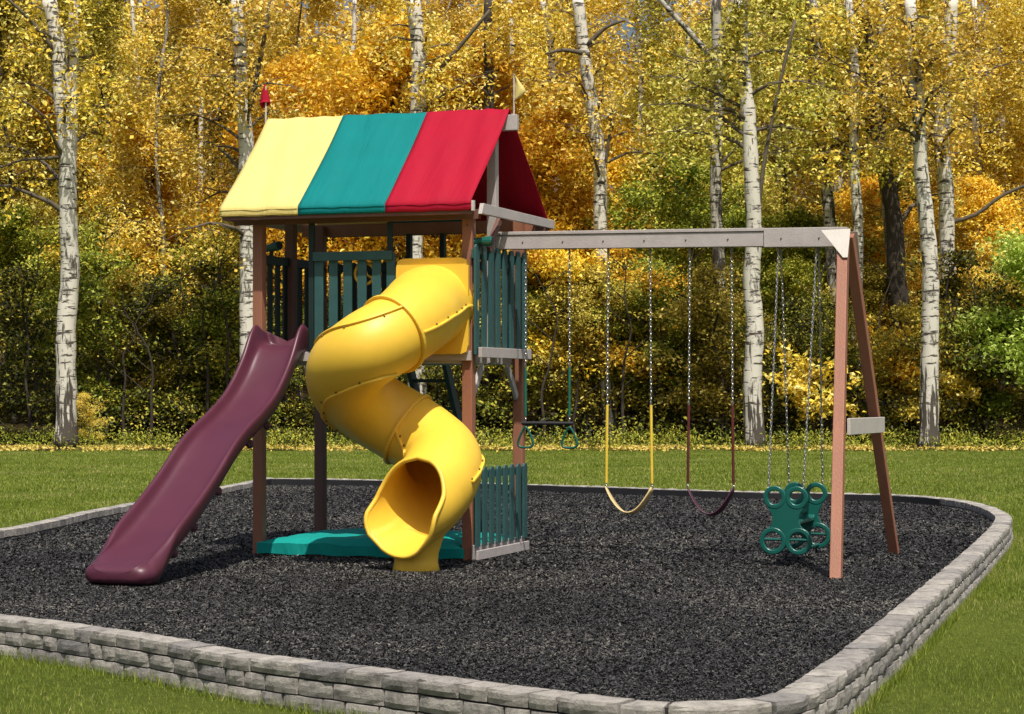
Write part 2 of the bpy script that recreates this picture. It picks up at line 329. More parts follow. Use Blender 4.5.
# railings
def picket(poly_c,w,z0,z1,axis,y):       # picket with a chamfered head
    c=w*.25
    return MB().prism([(poly_c-w/2,z0),(poly_c+w/2,z0),(poly_c+w/2,z1-c),(poly_c+w/2-c,z1),(poly_c-w/2+c,z1),(poly_c-w/2,z1-c)],axis,y,y+.022)
r=P('front_railing',MB().lohi((-1.53,-.128,2.80),(-.72,-.104,2.885)),'green',bevel=.004)
for i in range(6):
    part('baluster',picket(-1.478+i*.1475,.088,1.965,2.875,'y',-.103),M['green'],r,bevel=.003,off=Vector((0,0,0)))
part('baluster',MB().lohi((-1.585,-.10,1.96),(-1.535,-.05,3.16)),M['shade_green'],r,bevel=.003,off=Vector((0,0,0)))
part('baluster',MB().lohi((-.79,-.076,2.84),(-.735,-.052,3.16)),M['shade_green'],r,bevel=.003,off=Vector((0,0,0)))
for x,nm in ((-W+.0,'left'),(.065,'right')):
    s=-1 if nm=='left' else 1
    r=P('side_railing',MB().lohi((x-.012,(-.08 if s>0 else .052),2.80),(x+.012,(D-.04 if s>0 else D-.052),2.885)),'green' if s>0 else 'shade_green',bevel=.003)
    for i in range(8):
        xx=x+.025 if s>0 else x-.025
        yb_=-.035+i*.192 if s>0 else .11+i*.17
        part('baluster',picket(yb_,.105 if s>0 else .085,PZ-.02,2.93 if s>0 else 2.86,'x',xx-.011),M['green' if s>0 else 'shade_green'],r,bevel=.003,off=Vector((0,0,0)))
r=P('back_railing',MB().lohi((-W+.05,D+.056,2.78),(-1.21,D+.08,2.86)),'shade_green',bevel=.003)
for i in range(5): part('baluster',picket(-W+.14+i*.18,.085,PZ+.02,2.88,'y',D+.084),M['shade_green'],r,bevel=.003,off=Vector((0,0,0)))
r=P('back_railing',MB().lohi((-.78,D+.056,2.78),(-.05,D+.08,2.86)),'shade_green',bevel=.003)
for i in range(4): part('baluster',picket(-.70+i*.18,.085,PZ+.02,2.88,'y',D+.084),M['shade_green'],r,bevel=.003,off=Vector((0,0,0)))
for x in (-1.175,-.812): P('grab_post',MB().lohi((x-.025,D-.02,PZ-.02),(x+.025,D+.048,3.15)),'shade_green',bevel=.004)
# lower right screen
r=P('lower_railing',MB().lohi((.056,-.03,.76),(.070,D-.03,.83)),'green',bevel=.003)
for i in range(8):
    part('baluster',picket(.005+i*.190,.105,.13,.865,'x',.074),M['green'],r,bevel=.003,off=Vector((0,0,0)))
part('kick_board',MB().lohi((.056,-.08,.012),(.0715,D-.04,.15)),M['grey'],r,bevel=.004,off=Vector((0,0,0)))
part('kick_board',MB().lohi((.100,-.08,.012),(.122,D-.04,.10)),M['grey'],r,bevel=.004,off=Vector((0,0,0)))
# ladder
l=None
for x in (-1.24,-.84):
    a=MB().bar((x,D+.10,PZ+.02),(x,2.75,0),.045,.12,side=(1,0,0))
    P('ladder_rail',a,'ladder',bevel=.004)
for i in range(6):
    t=.14+i*.145; y=D+.10+(2.75-D-.10)*t; z=(PZ+.02)*(1-t)
    P('ladder_rung',MB().box((-1.04,y,z),(.355,.10,.035)),'ladder',bevel=.003)
# telescopes and steering wheel
def telescope(c,L,aim):
    c=Vector(c);a=Vector(aim).normalized(); p=c-a*L/2
    mb=MB().tube([p,p+a*L*.06,p+a*L*.07,p+a*L*.62,p+a*L*.63,p+a*L*.98,p+a*L],[.024,.028,.036,.036,.044,.046,.043],14)
    o=P('telescope',mb,'teal',smooth=False)
    part('bracket',MB().bar(c+Vector((0,0,-.03)),c+Vector((0,0,-.12)),.03,.03,side=(1,0,0)),M['black'],o,off=Vector((0,0,0)))
    part('lens',MB().tube([p+a*(L+.001),p+a*(L+.004)],.036,14),M['black'],o,off=Vector((0,0,0)))
telescope((.10,.03,2.96),.24,(1,.05,.02)); telescope((-W-.02,.30,2.97),.24,(.8,-.35,.10))
mb=MB(); ring=[Vector((-1.04+.10*math.cos(a),-.02,2.68+.10*math.sin(a))) for a in [i*math.pi/12 for i in range(24)]]
mb.tube(ring,.014,8,closed=True)
for k in range(3):
    a=math.pi/2+k*2*math.pi/3; mb.tube([(-1.04,-.02,2.68),(-1.04+.1*math.cos(a),-.02,2.68+.1*math.sin(a))],.011,6)
mb.tube([(-1.04,-.052,2.68),(-1.04,-.01,2.68)],.03,10)
P('steering_wheel',mb,'yellow',smooth=False)
# bolts on posts/beam
for x,y,z in [(0,-.052,3.1),(0,-.052,1.80),(-W,-.052,1.80)]: P('bolt',MB().ball((x,y,z),.012,6,4),'bolt')

# ---------------- wave slide
def spline(ps,n):
    ps=[Vector(p) for p in ps]; out=[]
    for i in range(len(ps)-1):
        p0=ps[max(i-1,0)];p1=ps[i];p2=ps[i+1];p3=ps[min(i+2,len(ps)-1)]
        for k in range(n):
            t=k/n; out.append(.5*((2*p1)+(p2-p0)*t+(2*p0-5*p1+4*p2-p3)*t*t+(3*p1-p0-3*p2+p3)*t**3))
    out.append(ps[-1].copy()); return out
prof=[(.06,2.01,.15,.0),(-.05,2.01,.17,0),(-.16,1.99,.22,0),(-.28,1.91,.21,0),(-.48,1.70,.165,0),(-.80,1.465,.125,0),(-1.15,1.30,.11,0),(-1.50,1.16,.11,0),(-1.80,1.00,.12,0),
 (-2.15,.77,.125,0),(-2.5,.565,.13,0),(-2.85,.39,.13,0),(-3.08,.29,.12,0),(-3.22,.245,.095,0),(-3.34,.21,.045,0),(-3.42,.18,.018,0)]
sp=spline([(p[0],p[1],p[2]) for p in prof],4)
mb=MB(); sec=[]
ns=len(sp)
for j,(y,z,h) in enumerate([tuple(v) for v in sp]):
    t=-y/3.47; cx=-1.875+.17*t; a=.225+.045*t
    endt=max(0,(t-.90)/.10)
    bot=-.075 if t<.86 else -.075-(z-.075-.015)*min(1,(t-.86)/.08)
    base=1-.25*min(1,max(0,(t-.86)/.08))
    half=[(0,0.0),(.35*a,.001),(.65*a,.006),(.82*a,.02),(.90*a,.055*(h/.13)),(.95*a,h*.72),(a,h*.95),(a+.018,h),(a+.038,h*.93),(a+.046,h*.72),(a+.040,h*.3-.0),((a+.030)*base**.4,bot*.5),((a+.012)*base,bot*.92),(a*.86*base,bot),(0,bot)]
    sh=.0
    if t>.84:
        u_=min(1,(t-.84)/.13); u_=u_*u_*(3-2*u_); zc=(bot+h*.5)/2; rz=(h*.5-bot)/2; xr=.15*a+.045
        for q_ in range(5,13):
            an=math.pi/2-math.pi*(q_-5)/7.0; ex,ez=(a*.85+xr*math.cos(an), zc+rz*math.sin(an)); half[q_]=(half[q_][0]*(1-u_)+ex*u_, half[q_][1]*(1-u_)+ez*u_)
    ringp=[(cx+x,y,z+zz) for x,zz in half]+[(cx-x,y,z+zz) for x,zz in half[-2:0:-1]]
    sec.append(ringp)
m=len(sec[0])
# rounded nose
cx=-1.705
last=sec[-1]
for q,(dy,sc_,xs_) in enumerate([(-.05,.95,.965),(-.095,.82,.89),(-.125,.60,.78),(-.135,.3,.64)]):
    sec.append([(cx+(p[0]-cx)*xs_,last[0][1]+dy,.095+(p[2]-.095)*sc_) for p in last])
for rp in sec: mb.v+=[Vector(p) for p in rp]
for j in range(len(sec)-1):
    for k in range(m): l=(k+1)%m; mb.f.append((j*m+k,j*m+l,(j+1)*m+l,(j+1)*m+k))
mb.f.append(tuple(range(m-1,-1,-1))); mb.f.append(tuple((len(sec)-1)*m+k for k in range(m)))
ws=P('wave_slide',mb,'purple',smooth=True,subs=1,label='plum purple wave slide')
for yy,zz in [(-.55,1.50),(-.95,1.24),(-1.35,1.08),(-2.05,.69),(-2.55,.41),(-2.95,.22)]:
    t=-yy/3.47; cxx=-1.875+.17*t; a=.225+.045*t
    part('support_lug',MB().ball((cxx+a-.015,yy,zz+.02),.05,10,6,(.5,1.3,.8)),M['purpled'],ws,smooth=True,off=Vector((0,0,0)))

# ---------------- tube slide
tc=[(-.325,.0,2.37,.385),(-.325,-.28,2.335,.380),(-.285,-.62,2.245,.365),(-.325,-.97,2.10,.345),(-.50,-1.22,1.94,.345),(-.745,-1.13,1.775,.345),(-.84,-.85,1.60,.345),(-.73,-.57,1.42,.345),(-.50,-.43,1.26,.345),
    (-.25,-.45,1.11,.345),(-.03,-.60,.965,.35),(.05,-.85,.83,.355),(.045,-1.10,.69,.36),(-.01,-1.33,.58,.365),(-.095,-1.56,.515,.39)]
def spl4(ps,n):
    a=spline([p[:3] for p in ps],n); b=spline([(p[3],0,0) for p in ps],n); return [(a[i],b[i].x) for i in range(len(a))]
cl=spl4(tc,16); nc=len(cl)
fr=[]
for i,(p,r) in enumerate(cl):
    d=(cl[min(i+1,nc-1)][0]-cl[max(i-1,0)][0]).normalized()
    if i<6: d=Vector((0,-1,-.02)).normalized()
    sd=d.cross(Vector((0,0,1))).normalized(); up=sd.cross(d); fr.append((p,r,d,sd,up))
NS=56; cut=nc-31
mb=MB()
edgeL=[];edgeR=[]
for i,(p,r,d,sd,up) in enumerate(fr):
    bm_=math.pi
    if i>=cut:
        t=(i-cut)/(nc-1-cut); bm_=math.pi-(math.pi-1.35)*(t**.46 if t>0 else 0)-(.75*(1-math.sqrt(max(0,1-((t-.78)/.22)**2))) if t>.78 else 0)
    for k in range(NS+1):
        b=-bm_+2*bm_*k/NS
        q=p+(sd*math.sin(b)-up*math.cos(b))*r
        if i>=cut and abs(b)>1.0: q+= sd*math.copysign(.03*((i-cut)/(nc-1-cut)),b)
        mb.v.append(q)
        if i>=cut and k==0: edgeL.append(q.copy())
        if i>=cut and k==NS: edgeR.append(q.copy())
for i in range(nc-1):
    for k in range(NS): a=i*(NS+1)+k; mb.f.append((a,a+1,a+NS+2,a+NS+1))
# keep the mouth open: drop the seam weld where the tube is cut
ts=P('tube_slide',mb,'yellow',smooth=True,solid=.016,label='yellow spiral tube slide')
endring=[mb.v[(nc-1)*(NS+1)+k].copy() for k in range(NS+1)]
rim=edgeL[::-1]+edgeR[1:]+endring[::-1][1:-1]
part('mouth_rim',MB().tube(rim,.021,8,closed=True),M['yellow'],ts,smooth=True,off=Vector((0,0,0)))
def ringat(fi,dr,w,name='collar'):
    i=int(fi); p,r,d,sd,up=fr[i]
    pr=[(r+.0,-w/2),(r+dr,-w/2),(r+dr,w/2),(r+.0,w/2)]
    m_=MB(); n=48
    for k in range(n):
        a=2*math.pi*k/n; u=(sd*math.sin(a)-up*math.cos(a))
        for rr,ww in pr: m_.v.append(p+u*rr+d*ww)
    for k in range(n):
        for q in range(4): m_.f.append((k*4+q,k*4+(q+1)%4,((k+1)%n)*4+(q+1)%4,((k+1)%n)*4+q))
    return part(name,m_,M['yellow'],ts,bevel=.006,off=Vector((0,0,0)))
ringat(2,.045,.03,'flange'); ringat(50,.032,.035); ringat(132,.026,.03); 
# lengthwise seam flanges with bolts
import itertools
def bolts(lst,rad=.010):
    me=None
    for c in lst:
        o_=part('bolt',MB().ball((0,0,0),rad,8,5),M['yellowb'],ts,off=Vector((0,0,0))) if me is None else me.copy()
        if me is not None: COL.objects.link(o_)
        else: me=o_
        o_.location=c
for ang_,i0,i1 in ((84,6,50),(-90,6,50),(-138,50,132),(-32,60,132),(-95,132,cut-8),(92,132,cut)):
    sm=MB(); bt=[]; prv=None; acc=0; ba=R(ang_)
    for i in range(i0,i1):
        p,r,d,sd_,up_=fr[i]; o_=sd_*math.sin(ba)-up_*math.cos(ba); up=d.cross(o_)
        for (rr,uu) in ((r-.004,-.012),(r+.022,-.010),(r+.022,.010),(r-.004,.012)): sm.v.append(p+o_*rr+up*uu)
        if i>i0:
            acc+=(p-prv).length
            if acc>.15: acc=0; bt.append(p+o_*(r+.006)+up*(.024 if up.y<0 else -.024))
        prv=p
    nn=i1-i0
    for i in range(nn-1):
        for q in range(4): sm.f.append((i*4+q,i*4+(q+1)%4,(i+1)*4+(q+1)%4,(i+1)*4+q))
    sm.f.append((0,1,2,3)); sm.f.append(tuple((nn-1)*4+q for q in range(4)))
    part('seam_flange',sm,M['yellow'],ts,bevel=.004,off=Vector((0,0,0))); bolts(bt)
bt=[]
for k in range(12):
    a=2*math.pi*k/12+.2; p,r,d,sd,up=fr[2]; bt.append(p+(sd*math.sin(a)-up*math.cos(a))*(r+.024)+d*.018)
bolts(bt)
# entry panel with a round opening
x0,x1,z0,z1=-.672,.045,1.915,2.805; cxp,czp,rp=-.325,2.37,.37
pv=[];mb=MB(); n=64
for k in range(n):
    a=2*math.pi*k/n; c_,s_=math.cos(a),math.sin(a)
    # rounded rectangle by superellipse
    hx=(x1-x0)/2; hz=(z1-z0)/2; e=14; rr=1/((abs(c_)/1)**e+(abs(s_)/1)**e)**(1/e)
    pv.append((((x0+x1)/2+hx*rr*c_,(z0+z1)/2+hz*rr*s_),(cxp+.355*c_,czp+.355*s_)))
for y in (-.106,-.142):
    for o_,i_ in pv: mb.v.append(Vector((o_[0],y,o_[1])))
    for o_,i_ in pv: mb.v.append(Vector((i_[0],y,i_[1])))
for k in range(n):
    l=(k+1)%n; mb.f+= [(k,l,n+l,n+k),(2*n+k,3*n+k,3*n+l,2*n+l),(k,2*n+k,2*n+l,l),(n+k,n+l,3*n+l,3*n+k)]
part('entry_panel',mb,M['yellow'],ts,bevel=.006,off=Vector((0,0,0)))
# moulded foot
p,r,d,sd,up=min(fr[cut-12:],key=lambda f_:abs(f_[0].y+1.30))
mb=MB(); hd=Vector((d.x,d.y,0)).normalized(); hs=Vector((hd.y,-hd.x,0)); cpt=Vector((p.x,p.y,0))
lv=[(.0,.185,.15),(.02,.20,.16),(.08,.185,.15),(.16,.185,.16),(.26,.21,.19),(.34,.25,.2)]
for z,a,b in lv:
    for k in range(28):
        t=2*math.pi*k/28; e=3.0; c_,s_=math.cos(t),math.sin(t); rr=1/((abs(c_))**e+(abs(s_))**e)**(1/e)
        q=cpt+hs*(a*rr*c_)+hd*(b*rr*s_)+Vector((0,0,z))
        # keep the top edge on the outside of the tube wall
        best=min(fr[cut-16:],key=lambda f_:(Vector((f_[0].x,f_[0].y))-Vector((q.x,q.y))).length)
        off_=(Vector((q.x-best[0].x,q.y-best[0].y,0))).dot(best[3]); zt=best[0].z-math.sqrt(max(.01,best[1]**2-off_**2))-.012
        if z>.1: q.z=min(q.z,zt) if z<.3 else zt
        mb.v.append(q)
for i in range(len(lv)-1):
    for k in range(28): l=(k+1)%28; mb.f.append((i*28+k,i*28+l,(i+1)*28+l,(i+1)*28+k))
mb.f.append(tuple(range(27,-1,-1)))
part('foot',mb,M['yellow'],ts,smooth=True,off=Vector((0,0,0)))

# ---------------- swing beam and A frame
sw=MB()
def zb(x): return 3.092-(x+.03)*.009
by=D/2
mb=MB().prism([(.028,zb(0)-.165),(2.632,zb(2.63)-.170),(2.632,zb(2.63)-.034),(.028,zb(0)-.034)],'y',by-.05,by+.05)
mb.prism([(2.638,zb(2.63)-.178),(3.40,zb(3.4)-.182),(3.40,zb(3.4)-.004),(2.638,zb(2.63)-.004)],'y',by-.062,by+.062)
sb=P('swing_beam',mb,'grey',bevel=.004)
part('beam_cap',MB().prism([(.030,zb(0)-.031),(2.635,zb(2.63)-.031),(2.635,zb(2.63)),(.030,zb(0))],'y',by-.060,by+.060),M['grey'],sb,bevel=.004,off=Vector((0,0,0)))
for x in [.3,.7,1.1,1.5,1.9,2.3,2.8,3.15]: part('bolt',MB().ball((x,by-(.0515 if x<2.63 else .0635),zb(x)-.10),.009,6,4),M['bolt'],sb,off=Vector((0,0,0)))
lt=(3.395,zb(3.4)-.06)
for sy,yb,mt in ((-1,by-1.60,'brown'),(1,by+1.448,'darkbrown')):
    mb=MB().bar((lt[0]-.01,by+sy*.122,lt[1]-.01),(3.605 if sy<0 else 3.575,yb,0.0),.095,.105,side=(1,0,0))
    for v in mb.v:
        if v.z<.06: v.z=.0
    P('a_frame_leg',mb,'brown' if sy<0 else 'brown',bevel=.006)
for sy in (-1,1):
    mb=MB().prism([(3.19,zb(3.2)-.040),(3.458,zb(3.4)-.030),(3.458,2.765),(3.415,2.765)],'y',-.007,.007)
    for v in mb.v: v.y+=by+sy*(.190+(3.0-v.z)*.50)
    P('corner_plate',mb,'cream',bevel=.003)
P('cross_brace',MB().prism([(-.20,1.195),(1.52,1.185),(1.52,1.33),(-.20,1.34)],'x',3.565,3.595) ,'cream',bevel=.004)

# ---------------- swings
def link(mb,c,d,sd,L=.042,w=.024,r=.0042):
    d=d.normalized(); pts=[]
    for k in range(10):
        a=2*math.pi*k/10; pts.append(c+d*(L/2-r)*math.copysign(abs(math.sin(a))**.8,math.sin(a))+sd*(w/2-r)*math.cos(a))
    mb.tube(pts,r,5,closed=True)
def chain(a,b):
    a,b=Vector(a),Vector(b); d=(b-a); L=d.length; n=max(1,round(L/.033)); mb=MB(); d.normalize()
    s1=Vector((1,0,0)); s1=(s1-d*s1.dot(d)).normalized(); s2=d.cross(s1)
    for i in range(n): link(mb,a+d*L*(i+.5)/n,d,(s1*.75+s2*.66) if i%2 else (s1*.66-s2*.75))
    return mb
def hanger(th,x,y,z):
    mb=MB().tube([(x,y,z+.028),(x,y,z-.01)],.010,8)
    mb.ball((x,y,z-.012),.014,8,5); part('hanger',mb,M['bolt'],th)
def zu(x): return (zb(x)-.170 if x<2.63 else zb(x)-.183)
# trapeze
xa,xb=.312,.752
th=empty('trapeze_bar',(.53,by,1.27),'dark trapeze bar with green gym rings hanging nearest the tower','trapeze swing')
for x in (xa,xb):
    hanger(th,x,by,zu(x)-.02)
    part('chain',chain((x,by,zu(x)-.03),(x,by,1.80)),M['chain'],th)
    part('chain_sleeve',MB().tube([(x,by,1.80),(x,by,1.34)],.013,8),M['gsleeve'],th)
    part('chain',chain((x,by,1.34),(x,by,1.285)),M['chain'],th)
    c=Vector((x+.01,by,1.13)); pts=spline([(x,by,1.235),(x+.028,by,1.20),(x+.075,by,1.09),(x+.06,by,1.045),(x,by,1.035),(x-.06,by,1.045),(x-.075,by,1.09),(x-.028,by,1.20),(x,by,1.235)],4)[:-1]
    part('ring',MB().tube(pts,.011,8,closed=True),M['teal'],th,smooth=True)
part('bar',MB().tube([(xa-.04,by,1.268),(xb+.04,by,1.268)],.017,10),M['black'],th,smooth=False)
# belt swings
def belt(xa,xb,ztop,zs,zl,slv,seat,label,twist=0):
    th=empty('belt_swing',((xa+xb)/2,by,zl),label,'swing','belt swings on the beam')
    spread=.018
    for s,x in ((-1,xa),(1,xb)):
        hanger(th,x,by,zu(x)-.02)
        xe=x+s*spread
        part('chain',chain((x,by,zu(x)-.03),(x+s*spread*.5,by,ztop)),M['chain'],th)
        part('chain_sleeve',MB().tube([(x+s*spread*.5,by,ztop),(xe,by,zs+.045)],.0135,8),M[slv],th)
        part('chain',chain((xe,by,zs+.05),(xe+s*.004,by,zs)),M['chain'],th)
    mb=MB(); n=24; A=xa-spread-.006; B=xb+spread+.006; hw=.072
    for i in range(n+1):
        t=i/n; x=A+(B-A)*t; q=2*t-1; z=zl+(zs-zl)*(abs(q)**2.0)+ .0
        wd=hw*(1-.55*abs(q)**6)
        for k in (-1,-.33,.33,1): mb.v.append(Vector((x,by+k*wd,z-.004*(1-k*k)-twist*k*.02)))
    for i in range(n):
        for k in range(3): a=i*4+k; mb.f.append((a,a+4,a+5,a+1))
    part('seat',mb,M[seat],th,smooth=True,solid=.010)
belt(1.134,1.543,1.443,.665,.425,'ysleeve','beige','belt swing with yellow coated chains and pale yellow seat',.6)
belt(1.925,2.322,1.444,.675,.425,'psleeve','purpled','belt swing with dark plum seat and maroon coated chains',.6)
# glider
th=empty('glider_swing',(2.90,.70,.12),'green back to back glider swing on four chains beside the A frame','glider swing')
gx=2.925; yF,yB=.27,1.13
def plate(y):
    mb=MB(); 
    def rg(cx,cz,r,mr,sq=1):
        prf=[(r-mr,-.010),(r-mr+.006,-.018),(r+mr-.006,-.018),(r+mr,-.010),(r+mr,.010),(r+mr-.006,.018),(r-mr+.006,.018),(r-mr,.010)]
        vs=[Vector((cx+q*math.cos(a),y+w_,cz+q*math.sin(a))) for a in [i*math.pi/16 for i in range(32)] for q,w_ in prf]
        mb.add(vs,[(i*8+k,i*8+(k+1)%8,((i+1)%32)*8+(k+1)%8,((i+1)%32)*8+k) for i in range(32) for k in range(8)])
    for s in (-1,1):
        rg(gx+s*.100,.622,.083,.022); rg(gx+s*.116,.232,.101,.022)
    hull=[(-.182,.60),(-.160,.562),(-.103,.544),(-.05,.565),(-.02,.61),(.02,.61),(.05,.565),(.103,.544),(.160,.562),(.182,.60),(.155,.52),(.125,.465),(.117,.42),(.135,.37),(.200,.305),(.165,.322),(.118,.331),(.06,.313),(.022,.26),(.012,.20),(-.012,.20),(-.022,.26),(-.06,.313),(-.118,.331),(-.165,.322),(-.200,.305),(-.135,.37),(-.117,.42),(-.125,.465),(-.155,.52)]
    mb.prism([(gx+a,b) for a,b in hull],'y',y-.014,y+.014)
    return mb
for y in (yF,yB):
    p_=part('back_panel',plate(y),M['teal'],th,smooth=False,bevel=.004)
    part('foot_bar',MB().tube([(gx-.225,y,.245),(gx+.225,y,.245)],.013,8),M['teal'],p_)
    for s,xt in ((-1,2.765 if y<.7 else 2.782),(1,3.118 if y<.7 else 3.132)):
        xe=gx+s*.158; zt=zu(xt); yt=by+(-.02 if y<.7 else .02)
        hanger(th,xt,yt,zt-.02)
        part('chain',chain((xt,yt,zt-.03),(xe,y,.68)),M['chain'],th)
part('seat',MB().prism([(yF+.02,.40),(yF+.06,.375),(yB-.06,.375),(yB-.02,.40),(yB-.02,.43),(yB-.07,.405),(yF+.07,.405),(yF+.02,.43)],'x',gx-.09,gx+.09),M['teal'],th,bevel=.006)
part('frame_bar',MB().tube([(gx,yF,.46),(gx+.03,(yF+yB)/2,.48),(gx,yB,.46)],.020,10).tube([(gx,(yF+yB)/2-.02,.48),(gx+.02,(yF+yB)/2,.38)],.016,8),M['teal'],th)
part('frame_bar',MB().tube([(gx-.118,yF,.15),(gx-.118,yB,.15)],.014,8).tube([(gx+.118,yF,.15),(gx+.118,yB,.15)],.014,8),M['teal'],th)

# ---------------- sandbox with fitted cover
th=empty('sandbox',(-W/2,D/2,0),'low covered sandbox with turquoise fabric cover under the tower deck','sandbox')
for a,b in (((-W+.055,-.045,0),(-.055,-.005,.12)),((-W+.055,D+.005,0),(-.055,D+.045,.12)),((-W+.06,.0,0),(-W+.10,D,.12)),((-.10,.0,0),(-.06,D,.12))):
    part('side_board',MB().lohi(a,b),M['darkbrown'],th,bevel=.004)
mb=MB(); nx,ny=30,18
ex0,ex1,ey0,ey1=-W+.01,-.03,-.085,D+.08
def cv(i,j):
    x=ex0+(ex1-ex0)*i/nx; y=ey0+(ey1-ey0)*j/ny
    ed=min(i,nx-i)/3; ed2=min(j,ny-j)/2; z=.125+.055*min(1,min(ed,ed2)**.7)
    z+=.02*noise.noise(Vector((x*2.2,y*2.2,0)))+.012*noise.noise(Vector((x*7,y*7,3)))
    return Vector((x,y,z))
for i in range(nx+1):
    for j in range(ny+1): mb.v.append(cv(i,j))
for i in range(nx):
    for j in range(ny): a=i*(ny+1)+j; mb.f.append((a,a+ny+1,a+ny+2,a+1))
# skirt
bd=[(i,0) for i in range(nx)]+[(nx,j) for j in range(ny)]+[(i,ny) for i in range(nx,0,-1)]+[(0,j) for j in range(ny,0,-1)]
b0=len(mb.v)
for q,(i,j) in enumerate(bd):
    t=cv(i,j); c=Vector((-W/2,D/2,0)); dd=(Vector((t.x,t.y,0))-c).normalized()*.006*math.sin(q*1.3); mb.v.append(Vector((t.x+dd.x,t.y+dd.y,.022+.006*math.sin(q*.9))))
nb=len(bd)
for q in range(nb):
    i,j=bd[q]; i2,j2=bd[(q+1)%nb]; mb.f.append((i*(ny+1)+j,i2*(ny+1)+j2,b0+(q+1)%nb,b0+q))
part('cover',mb,M['cover'],th,smooth=False,solid=.004)

# ---------------------------------------------------------------- stone border, mulch, lawn
ZT=.12; ZG=-.14
px=[(0,612),(140,630),(270,652),(400,668),(540,686),(630,696),(690,699),(735,697),(775,689),(815,666),(860,634),(905,598),(945,566),(975,540),(993,522),(992,512),(965,502),(920,496),(850,493),(740,491),(620,487),(500,483),(400,480),(320,478.4),(280,477.8),(268,478.0),(262,480),(250,482.3),(190,493.7),(100,510),(0,530)]
wpts=[ground_pt(u,v,ZT) for u,v in px]
wpts=[(-7.6,17.4),(-5.6,15.9)]+wpts+[(-6.6,20.5),(-7.8,18.9)]
# smooth closed path, evenly sampled
def closed_spline(ps,n=10):
    out=[];m=len(ps); ps=[Vector((*p,0)) for p in ps]
    for i in range(m):
        p0,p1,p2,p3=ps[(i-1)%m],ps[i],ps[(i+1)%m],ps[(i+2)%m]
        for k in range(n):
            t=k/n; out.append(.5*((2*p1)+(p2-p0)*t+(2*p0-5*p1+4*p2-p3)*t*t+(3*p1-p0-3*p2+p3)*t**3))
    return out
path=closed_spline(wpts)
P2=np.array([[p.x,p.y] for p in path]); seg=np.linalg.norm(np.roll(P2,-1,0)-P2,axis=1); cum=np.concatenate([[0],np.cumsum(seg)]); TOT=cum[-1]
PC=np.vstack([P2,P2[:1]])
def at(s,off=0):
    s=s%TOT; x=np.interp(s,cum,PC[:,0]); y=np.interp(s,cum,PC[:,1])
    e=.15; a=np.array([np.interp((s-e)%TOT,cum,PC[:,0]),np.interp((s-e)%TOT,cum,PC[:,1])]); b=np.array([np.interp((s+e)%TOT,cum,PC[:,0]),np.interp((s+e)%TOT,cum,PC[:,1])])
    d=(b-a); d/=np.linalg.norm(d)+1e-9; n=np.array([d[1],-d[0]]); return np.array([x,y])+n*off
def blocks(z0,z1,o0,o1,lo,hi,seed,rough,top=False):
    r=random.Random(seed); mb=MB(); s=r.random()*.3
    while s<TOT-.05:
        L=r.choice([lo,hi,hi*.8,(lo+hi)/2])*r.uniform(.85,1.15); L=min(L,TOT-s)
        if L<.06: break
        nl,nh,nd=max(3,int(L/.07)),3,3 if top else 2
        g=.008; jo=r.uniform(-.010,.010); jz=r.uniform(-.004,.004); idx={}
        seedv=Vector((r.random()*99,r.random()*99,0))
        for i in range(nl+1):
            for j in range(nh+1):
                for k in range(nd+1):
                    if 0<i<nl and 0<j<nh and 0<k<nd: continue
                    t=i/nl; h=j/nh; dd=k/nd
                    ss=s+g+(L-2*g)*t
                    oo=o0+(o1-o0)*dd; zz=z0+.003+(z1-z0-.006)*h
                    nz=noise.noise(seedv+Vector((ss*14,zz*16,dd*5))); n2=noise.noise(seedv+Vector((ss*30,zz*30,dd*9+5)))
                    if k==nd:
                        edge=(i in(0,nl)) or (j in(0,nh)); oo+=jo*.6+rough*(nz*1.1+n2*.6)-(.010 if i in (0,nl) else 0)-(.004 if j in (0,nh) else 0)+ (.003 if not edge else 0)
                    if top and j==nh:
                        zz+=.006*nz+.004*n2-(.010 if (i in(0,nl) or k in (0,nd)) else 0)
                        if k==0: oo+=rough*.5*n2
                    if i==0: ss+=.004*n2
                    q=at(ss,oo); idx[i,j,k]=len(mb.v); mb.v.append(Vector((q[0],q[1],zz+(jz if top else 0))))
        F_=mb.f
        for i in range(nl):
            for j in range(nh):
                for k in (0,nd): F_.append((idx[i,j,k],idx[i+1,j,k],idx[i+1,j+1,k],idx[i,j+1,k]))
            for k in range(nd):
                for j in (0,nh): F_.append((idx[i,j,k],idx[i+1,j,k],idx[i+1,j,k+1],idx[i,j,k+1]))
        for j in range(nh):
            for k in range(nd):
                for i in (0,nl): F_.append((idx[i,j,k],idx[i,j+1,k],idx[i,j+1,k+1],idx[i,j,k+1]))
        s+=L
    return mb
sw_=empty('stone_border',(1.0,9.8,ZG),'low curved border of rough grey split stone blocks around the dark mulch','stone wall',rotz=0,frame=False)
OFF[sw_.name]=Vector((1.0,9.8,ZG))
part('cap_course',blocks(.032,ZT,.0,.19,.18,.36,3,.007,top=True),M['stone'],sw_)
part('block_course',blocks(-.058,.029,.01,.193,.18,.36,11,.007),M['stone'],sw_)
part('block_course',blocks(-.155,-.061,.02,.198,.18,.36,23,.007),M['stone'],sw_)
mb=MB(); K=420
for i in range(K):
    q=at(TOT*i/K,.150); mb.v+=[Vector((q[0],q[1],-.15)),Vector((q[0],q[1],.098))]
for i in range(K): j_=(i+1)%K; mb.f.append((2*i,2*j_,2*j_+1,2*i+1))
part('gap_ribbon',mb,M['gap_dark'],sw_)  # dark ribbon added behind the block gaps so sunlit joints look dark
